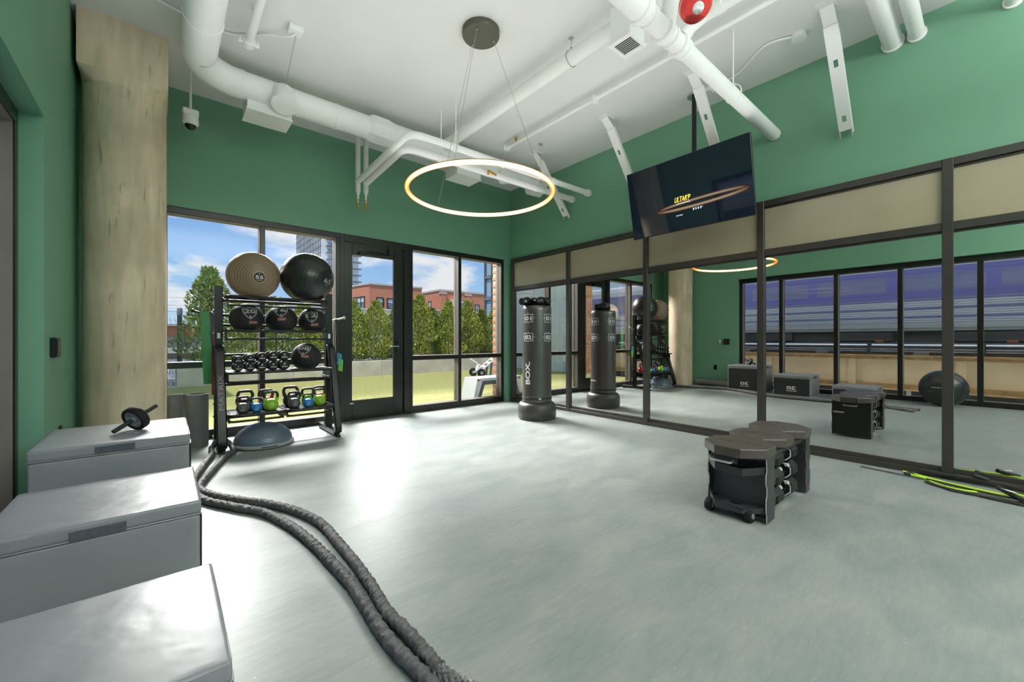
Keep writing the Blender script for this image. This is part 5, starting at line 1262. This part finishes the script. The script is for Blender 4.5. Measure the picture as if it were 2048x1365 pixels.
t = tree_proto('broadleaf_tree', 2.75, .80, 4200, 21, 'leaf_deep', 'loose broad-leaved small tree in the planter, behind the hanging green band', 'tree', (.98, 14.35, .42), loose=.15, leaf=.07)
# ---- boundary wall behind the hedge
t = thing('boundary_wall', 'long boundary wall behind the hedge, white part then tan brick, with a pale coping', 'wall', (14, 21, 0))
build('rendered_wall', G().box(1.6, 11.9, 21.0, 21.3, -1, 2.72), 'render_white', t, world=True)
build('brick_wall', G().box(11.9, 28, 21.0, 21.3, -1, 2.85), 'brick_tan', t, world=True)
build('coping', G().box(1.6, 11.9, 20.94, 21.36, 2.72, 2.80, .01), 'coping', t, world=True); build('coping', G().box(11.9, 28, 20.94, 21.36, 2.85, 2.93, .01), 'coping', t, world=True)
# ---- brick buildings
def face_windows(t, o, ex, wins, m_frame='window_white', m_glass='far_glass', nrm=(0, -1, 0)):
    o, ex, nrm = Vector(o), Vector(ex).normalized(), Vector(nrm).normalized()
    for (a, b, z0, z1, cols, rows) in wins:
        c = o+ex*((a+b)/2)+Vector((0, 0, (z0+z1)/2)); w, h = (b-a)/2, (z1-z0)/2
        g = G()
        for s_ in (-1, 1):
            g.obox(c+ex*(s_*(w-.04))+nrm*.02, ex*.04, (0, 0, h), nrm*.05); g.obox(c+Vector((0, 0, s_*(h-.04)))+nrm*.02, ex*w, (0, 0, .04), nrm*.05)
        for k in range(1, cols): g.obox(c+ex*(-w+2*w*k/cols)+nrm*.02, ex*.03, (0, 0, h), nrm*.04)
        for k in range(1, rows): g.obox(c+Vector((0, 0, -h+2*h*k/rows))+nrm*.02, ex*w, (0, 0, .03), nrm*.04)
        wf = build('window', g, 'black_frame', t, world=True); build('pane', G().obox(c, ex*w, (0, 0, h), nrm*.015), m_glass, wf, world=True, smooth=False)
        build('sill', G().obox(c-Vector((0, 0, h+.07))+nrm*.05, ex*(w+.1), (0, 0, .06), nrm*.08), 'coping', wf, world=True)
        if m_glass == 'far_glass' and rows > 1: build('blind', G().obox(c+Vector((0, 0, h*.35))+nrm*.016, ex*(w*.92), (0, 0, h*.55), nrm*.003), m_frame, wf, world=True, smooth=False)
t = thing('brick_building', 'red brick flat-roofed building seen through the door glass', 'building', (16, 38, 0))
build('wall', G().prism([(13.4, 34.5), (18.25, 34.3), (18.25, 46), (11.4, 46)], (0, 0, -6), (1, 0, 0), (0, 1, 0), (0, 0, 11.95)), 'far_brick', t, world=True, smooth=False)
build('roof_edge', G().prism([(13.33, 34.42), (18.33, 34.22), (18.33, 46), (11.32, 46)], (0, 0, 5.90), (1, 0, 0), (0, 1, 0), (0, 0, .14)), 'coping', t, world=True, smooth=False)
fx = Vector((4.85, -.2, 0)).normalized(); fn = Vector((fx.y, -fx.x, 0))
face_windows(t, (13.4, 34.5, 0), fx, [(.58, 1.22, 3.92, 4.84, 1, 2), (1.52, 2.16, 3.88, 4.82, 1, 2), (2.62, 3.25, 3.85, 4.80, 1, 2), (3.72, 4.32, 3.80, 4.78, 1, 2)], nrm=fn)
lx = Vector((-2.0, 11.5, 0)).normalized(); ln = Vector((-lx.y, lx.x, 0))
face_windows(t, (13.4, 34.5, 0), lx, [(.7, 2.6, 3.85, 4.95, 3, 2), (3.6, 5.3, 3.85, 4.95, 3, 2), (6.3, 8.0, 3.85, 4.95, 3, 2), (8.9, 10.6, 3.85, 4.95, 3, 2)], m_frame='window_white', nrm=ln)
t = thing('brick_building', 'orange brick building with pilasters and a grey rooftop bay, right of the door', 'building', (30, 46, 0))
build('wall', G().box(25.6, 37.0, 43.6, 54, -6, 7.15), 'far_brick', t, world=True, smooth=False)
build('roof_edge', G().box(25.5, 37.1, 43.5, 54.1, 7.10, 7.32), 'coping', t, world=True, smooth=False)
for x in (25.62, 29.35): build('pilaster', G().box(x, x+.75, 43.35, 43.6, -6, 6.75), 'far_brick', t, world=True, smooth=False); build('pilaster_cap', G().box(x-.1, x+.85, 43.3, 43.6, 6.75, 6.95), 'coping', t, world=True)
build('grey_bay', G().box(27.15, 27.75, 43.1, 43.6, 4.4, 6.1), 'render_white', t, world=True); build('grey_bay', G().box(27.75, 28.95, 43.0, 43.6, 4.3, 6.15), 'steel_grey', t, world=True)
build('vent_plate', G().box(28.1, 28.6, 42.97, 43.0, 5.75, 5.95), 'render_white', t, world=True)
face_windows(t, (25.6, 43.6, 0), (1, 0, 0), [(.85, 1.40, 4.35, 6.0, 2, 2), (3.45, 4.10, 4.35, 5.85, 2, 2), (5.25, 5.95, 4.30, 5.75, 2, 2), (7.2, 7.9, 4.3, 5.75, 2, 2)], nrm=(0, -1, 0))
face_windows(t, (25.6, 43.6, 0), (0, 1, 0), [(2.0, 2.7, 4.5, 6.0, 1, 2), (4.6, 5.3, 4.5, 6.0, 1, 2), (7.4, 8.1, 4.5, 6.0, 1, 2)], nrm=(-1, 0, 0))
# ---- glass tower
t = thing('glass_tower', 'tall pale tower with dark vertical lines and stacked balconies, left of the door', 'tower', (67, 235, 0))
build('wall', G().box(58.5, 76, 212, 262, -6, 92), 'tower_white', t, world=True, smooth=False)
for k in range(17): build('mullion', G().box(58.2, 58.5, 213.0+k*2.9, 213.75+k*2.9, -6, 92), 'tower_dark', t, world=True)
for k in range(26):
    z = 4+k*3.3
    build('balcony_slab', G().box(60.5, 77.4, 209.6, 212, z, z+.45), 'steel_grey', t, world=True); build('glass_band', G().box(61.5, 73.5, 211.8, 212.05, z+.45, z+2.5), 'tower_glass', t, world=True, smooth=False)
for k in range(26): build('floor_line', G().box(58.35, 58.52, 212, 262, 4+k*3.3, 4.25+k*3.3), 'steel_grey', t, world=True)
build('corner_pier', G().box(73.5, 76.3, 211.4, 212, -6, 92), 'tower_white', t, world=True)
# ---- white office block at left
t = thing('office_block', 'white block with a grid of windows far behind the rack', 'building', (14, 118, 0))
build('wall', G().box(5.6, 21.5, 113, 125, -6, 11.3), 'tower_white', t, world=True, smooth=False)
face_windows(t, (5.6, 113, 0), (1, 0, 0), [(a+.35, a+1.9, z, z+1.5, 2, 1) for a in (0, 2.2, 4.4, 6.6, 8.8, 11, 13.2) for z in (.6, 3.1, 5.6, 8.1)], nrm=(0, -1, 0))
build('parapet', G().box(5.5, 21.6, 112.9, 125.1, 11.3, 11.7), 'tower_white', t, world=True)
# ---- left of the planter: low buildings, mural wall, post and mesh fence
t = thing('low_building', 'low orange and grey industrial shed beyond the fence, left of the tree', 'building', (-2, 34, 0))
build('upper_wall', G().box(-3.4, 2.4, 34, 40, 1.35, 2.05), 'orange_wall', t, world=True); build('lower_wall', G().box(-3.4, 2.4, 33.9, 40, -3, 1.35), 'steel_grey', t, world=True)
build('roof_edge', G().box(-3.5, 2.5, 33.8, 40.1, 2.05, 2.18), 'coping', t, world=True)
for k in range(4): build('pilaster', G().box(-3.2+k*1.4, -3.05+k*1.4, 33.82, 33.9, -3, 1.35), 'rail_dark', t, world=True)
t = thing('mural_wall', 'low white wall painted with blue curves, left of the wooden post', 'wall', (-2, 22, 0))
build('wall', G().box(-3.2, 3.0, 22.0, 22.25, -3, .62), 'render_white', t, world=True); build('coping', G().box(-3.2, 3.0, 21.95, 22.3, .62, .84), 'coping', t, world=True); build('plinth_band', G().box(-3.2, 3.0, 21.96, 22.0, .38, .60), 'bark', t, world=True)
for x, z, r in ((-.35, -.15, .34), (.45, -.2, .30), (1.2, -.1, .36), (-1.2, -.1, .30)):
    build('painted_curve', G().tube([(x+math.cos(R(a))*r, 21.985, z+math.sin(R(a))*r) for a in range(0, 200, 12)], .055, 6, flat=(1, .25)), 'mural_blue', t, world=True)
t = thing('timber_post', 'weathered round post beside the loose tree, left of the rack', 'post', (.36, 16.3, -.3))
build('pole', G().lathe([(.07, 0), (.068, 1.2), (.062, 2.45)], 12), 'post_green', t); build('pole_cap', G().lathe([(.070, 2.25), (.072, 2.30), (.072, 2.44), (.062, 2.47)], 12), 'steel_grey', t)
t = thing('mesh_fence', 'fine wire mesh fence stretched beyond the gravel bed', 'fence', (-1.8, 17, 0))
g = G()
for k in range(35): g.cyl((-3.6+k*.125, 17, -.2), (-4+k*.125, 17, 1.9), .006, n=4, caps=False)
for k in range(15): g.cyl((-3.6, 17, -.15+k*.14), (.75, 17, -.15+k*.14), .005, n=4, caps=False)
build('wire_mesh', g, 'steel_grey', t, world=True)['kind'] = 'stuff'
for x in (-3.6, -2.4, -.8, .75): build('post', G().cyl((x, 17, -.3), (x, 17, 1.95), .025, n=8), 'steel_grey', t, world=True)
for z in (2.05, 2.25, 2.5): build('wire', G().cyl((-3.6, 17, z), (.75, 17, z+.05), .006, n=4), 'steel_grey', t, world=True)
# ---- brick pier beside the last window
t = thing('brick_pier', 'red brick pier of the building, outside the last window by the corner', 'pier', (5.62, 6.85, 0))
build('core', G().box(5.395, 5.88, 6.475, 6.955, -.1, 3.4), 'mortar', t, world=True)
b0 = build('brick', G().obox((0, 0, 0), (.006, 0, 0), (0, .096, 0), (0, 0, .0325), .003), 'brick_a', t)
b1 = build('brick', G().obox((0, 0, 0), (.1, 0, 0), (0, .006, 0), (0, 0, .0325), .003), 'brick_a', t)
first = [True, True]
for k in range(44):
    z = .0+k*.0755; off = .10 if k % 2 else 0
    for i in range(4):
        y = 6.56+i*.2+off
        if y > 6.88: continue
        o = b0 if first[0] else share(b0, t); first[0] = False; o.location = (5.392-5.62+random.uniform(-.002, .002), y-6.85, z)
    if z < 3.0:
        for i in range(2):
            o = b1 if first[1] else share(b1, t); first[1] = False; o.location = (5.50+i*.21+off*.6-5.62, 6.472-6.85+random.uniform(-.002, .002), z)
t = thing('glass_bay', 'glazed corner bay of a neighbouring building, behind the brick pier', 'building', (12.5, 17, 0))
build('wall', G().box(12.75, 16, 16.4, 16.9, -3, 9), 'grey_panel', t, world=True, smooth=False)
for k in range(8): build('spandrel', G().box(12.6, 12.78, 16.3, 16.95, k*1.1-.1, k*1.1+.05), 'steel_grey', t, world=True); build('pane', G().box(12.68, 12.76, 16.42, 16.88, k*1.1+.08, k*1.1+.97), 'tower_glass', t, world=True, smooth=False)
for y in (16.30, 16.88): build('mullion', G().box(12.58, 12.75, y, y+.08, -3, 9), 'tower_dark', t, world=True)
# ---- bench and sled on the lawn
t = thing('outdoor_bench', 'angular grey bench with a slanted leg, outside the last pane', 'bench', (5.4, 6.8, 0))
ya, yb = 6.42, 6.86
build('seat', G().box(4.60, 6.6, ya, yb, .385, .44, .006), 'bench_light', t, world=True)
build('seat_skirt', G().box(4.72, 6.6, ya-.002, yb+.002, .31, .385, .004), 'bench_dark', t, world=True)
build('leg', G().prism([(4.50, 0), (4.62, 0), (4.76, .385), (4.60, .44)], (0, ya, -.015), (1, 0, 0), (0, 0, 1), (0, yb-ya, 0)), 'bench_light', t, world=True)
build('leg_side', G().prism([(4.585, 0), (4.66, 0), (4.80, .385), (4.72, .385)], (0, ya-.003, -.015), (1, 0, 0), (0, 0, 1), (0, .02, 0)), 'bench_dark', t, world=True)
build('leg', G().prism([(6.4, 0), (6.6, 0), (6.6, .44), (6.4, .44)], (0, ya, -.015), (1, 0, 0), (0, 0, 1), (0, yb-ya, 0)), 'bench_light', t, world=True)
t = thing('push_sled', 'wheeled white-framed push sled with black tyres parked on the lawn', 'sled', (8.1, 10.9, 0))
for y in (11.12, 10.66):
    w_ = build('wheel', G().lathe([(.055, -.045), (.11, -.05), (.132, -.03), (.132, .03), (.11, .05), (.055, .045)], 24, (7.80, y, .117), (.25, 1, 0)), 'tyre', t, world=True)
    build('hub', G().lathe([(.001, -.05), (.06, -.045), (.06, .045), (.001, .05)], 14, (7.80, y, .117), (.25, 1, 0)), 'steel_grey', w_, world=True)
fr_a, fr_b = Vector((7.86, 10.89, .16)), Vector((8.62, 10.9, .66)); fd = (fr_b-fr_a); fs = Vector((0, 1, 0))
for sg in (-1, 1): build('frame_rail', G().obox((fr_a+fr_b)/2+fs*sg*.11, fd/2, (0, .022, 0), Vector((-.42, 0, .6)).normalized()*.018), 'white_pipe', t, world=True)
for k in range(5): build('rung', G().obox(fr_a+fd*(k/4*.92+.04), fd.normalized()*.045, (0, .11, 0), Vector((-.42, 0, .6)).normalized()*.012), 'white_pipe', t, world=True)
build('front_plate', G().obox((7.80, 10.89, .26), (.03, 0, .10), (0, .06, 0), (.02, 0, -.006), .004), 'white_pipe', t, world=True)
build('axle', G().cyl((7.80, 10.62, .117), (7.80, 11.16, .117), .02, n=8), 'white_pipe', t, world=True)
for x_, z_ in ((8.25, .36), (8.45, .5)):
    for sg in (-1, 1): build('support_strut', G().obox((x_+.03, 10.9+sg*.12, z_/2), (.03, 0, -.02), (0, .02, 0), (.02, 0, z_/2), .003), 'bench_dark', t, world=True)
build('push_bar', G().cyl((8.62, 10.78, .62), (8.66, 10.74, 1.05), .02, n=8).cyl((8.62, 11.02, .62), (8.66, 11.06, 1.05), .02, n=8), 'white_pipe', t, world=True)
build('brace_bar', G().cyl((8.05, 11.0, .30), (7.72, 11.35, .62), .018, n=8), 'white_pipe', t, world=True)
# ---- pale panelled wall flanking the lawn, seen in the mirror and through the left windows
t = thing('panelled_annex', 'tall pale grey panelled wall flanking the lawn, seen reflected in the mirror', 'building', (-1.2, 12, 0))
for k in range(6): build('wall_panel', G().box(-1.35, -1.0, 9.6+k*1.15, 9.6+k*1.15+1.135, -.1, 5.2, .006), 'grey_panel', t, world=True, smooth=False)
build('corner_pier', G().box(-1.36, -.985, 9.25, 9.59, -.1, 5.2), 'far_brick', t, world=True, smooth=False)
# ---- elevated railway outside the left windows
t = thing('railway_viaduct', 'tan riveted steel viaduct girder outside the left windows, seen in the mirror', 'viaduct', (-4.4, 10, 0))
Y0, Y1 = -24, 70
build('girder_web', G().box(-4.18, -4.05, Y0, Y1, -.05, .76), 'girder_tan', t, world=True, smooth=False)
build('top_flange', G().box(-4.35, -3.86, Y0, Y1, .76, .80).box(-4.08, -3.99, Y0, Y1, .68, .76), 'girder_edge', t, world=True); build('bottom_flange', G().box(-4.35, -3.82, Y0, Y1, -.09, -.05).box(-4.08, -3.99, Y0, Y1, -.05, .05), 'girder_edge', t, world=True)
build('lower_girder', G().box(-4.6, -4.2, Y0, Y1, -1.4, -.09), 'rail_dark', t, world=True)
s0 = None
for y in range(-6, 22, 2):
    st = build('stiffener', G().box(-4.05, -3.985, y+.4, y+.56, -.03, .68), 'girder_tan', t, world=True)
    g = G()
    for k in range(9):
        for dy in (.44, .52): g.ball((-3.985, y+dy, .02+k*.078), .012, 6, 4)
    build('rivet', g, 'girder_tan', st, world=True)['kind'] = 'stuff'
g = G()
for k in range(240):
    y = -6+k*.125
    g.ball((-3.99, y, .72), .011, 5, 3); g.ball((-3.99, y, .005), .011, 5, 3)
build('rivet', g, 'girder_edge', t, world=True)['kind'] = 'stuff'
build('walkway', G().box(-5.1, -3.95, Y0, Y1, .80, .86), 'rail_dark', t, world=True)
for z, x, r in ((.93, -4.05, .026), (1.02, -4.15, .022), (1.09, -4.30, .018), (.88, -4.0, .02)): build('handrail', G().cyl((x, Y0, z), (x, Y1, z), r, n=8), 'rail_steel', t, world=True)
for y in range(-8, 30, 1): build('rail_clip', G().box(-4.20, -3.98, y+.1, y+.16, .84, 1.10), 'rail_dark', t, world=True) if y % 2 == 0 else build('cable_box', G().box(-4.02, -3.94, y, y+.28, .80, .875, .004), 'rail_steel', t, world=True)
for x in (-5.4, -6.85): build('track_rail', G().box(x-.035, x+.035, Y0, Y1, .86, 1.0), 'rail_steel', t, world=True)
build('deck', G().box(-8.5, -5.0, Y0, Y1, .5, .86), 'rail_dark', t, world=True)
def rail_car(y0, y1, label):
    c = thing('train_car', label, 'train', (-6.3, (y0+y1)/2, 1.0), group='train outside the left windows')
    xf = -5.15
    build('body', G().box(-7.5, xf-.02, y0, y1, 1.42, 3.30, .02), 'train_steel', c, world=True)
    build('roof', G().prism([(-7.5, 3.28), (xf-.01, 3.28), (xf-.12, 3.46), (xf-.6, 3.60), (-6.9, 3.60), (-7.4, 3.46)], (0, y0, 0), (1, 0, 0), (0, 0, 1), (0, y1-y0, 0)), 'train_white', c, world=True)
    build('cant_rail', G().box(xf-.03, xf+.012, y0, y1, 3.10, 3.29, .004), 'train_white', c, world=True)
    build('stripe', G().box(xf-.03, xf+.010, y0, y1, 2.98, 3.10, .003), 'train_purple', c, world=True)
    build('stripe', G().box(xf-.03, xf+.010, y0, y1, 2.30, 2.42, .003), 'train_purple', c, world=True)
    build('upper_band', G().box(xf-.03, xf+.004, y0, y1, 2.42, 2.98, .003), 'train_purple', c, world=True)
    n_ = max(1, int((y1-y0)/1.7)); w_ = (y1-y0)/n_
    for k in range(n_):
        a = y0+k*w_
        f_ = build('window', G().box(xf-.03, xf+.006, a+.06, a+w_-.06, 2.44, 2.97, .006), 'train_purple', c, world=True)
        build('pane', G().box(xf, xf+.009, a+.12, a+w_-.12, 2.50, 2.92, .002), 'train_glass', f_, world=True, smooth=False)
        if k % 3 == 1:
            dr = build('door', G().box(xf-.02, xf+.008, a+.10, a+w_-.10, 2.43, 2.97, .005), 'train_purple', c, world=True); build('pane', G().box(xf, xf+.011, a+.35, a+w_-.35, 2.50, 2.90, .002), 'train_glass', dr, world=True, smooth=False)
    for k in range(11): build('fluting', G().box(xf-.02, xf+.014, y0, y1, 1.66+k*.058, 1.688+k*.058, .004), 'train_purple' if k % 4 == 2 else 'train_white', c, world=True)
    build('side_sill', G().box(xf-.03, xf+.02, y0, y1, 1.50, 1.64, .004), 'train_skirt', c, world=True)
    build('underframe', G().box(-7.2, xf-.16, y0+.3, y1-.3, 1.08, 1.44), 'train_under', c, world=True)
    for k in range(int((y1-y0)/2.4)):
        a = y0+.8+k*2.4; build('equipment_box', G().box(xf-.22, xf-.06, a, a+random.uniform(.7, 1.5), 1.14, 1.40, .01), 'train_under', c, world=True); build('marker_light', G().box(xf-.06, xf-.05, a+.2, a+.38, 1.12, 1.18), 'signal_orange', c, world=True)
rail_car(-11.0, 7.3, 'purple and white train car on the viaduct, nearer of the two in the mirror'); rail_car(7.7, 24.0, 'purple and white train car on the viaduct, further of the two in the mirror')
# ---- unseen slab added above the left windows to block the sun
tag(build('sun_block_slab', G().box(-2.3, -.96, -8, 6.3, 3.2, 3.5), 'grey_panel', smooth=False), 'unseen added slab blocking sun above the left windows', 'sun_block')
# second lamp deeper in the room, behind the viewpoint
pendant(2.27, -2.2, 2.575, .675, 'second glowing ring pendant lamp, behind the viewpoint, seen only in reflections')
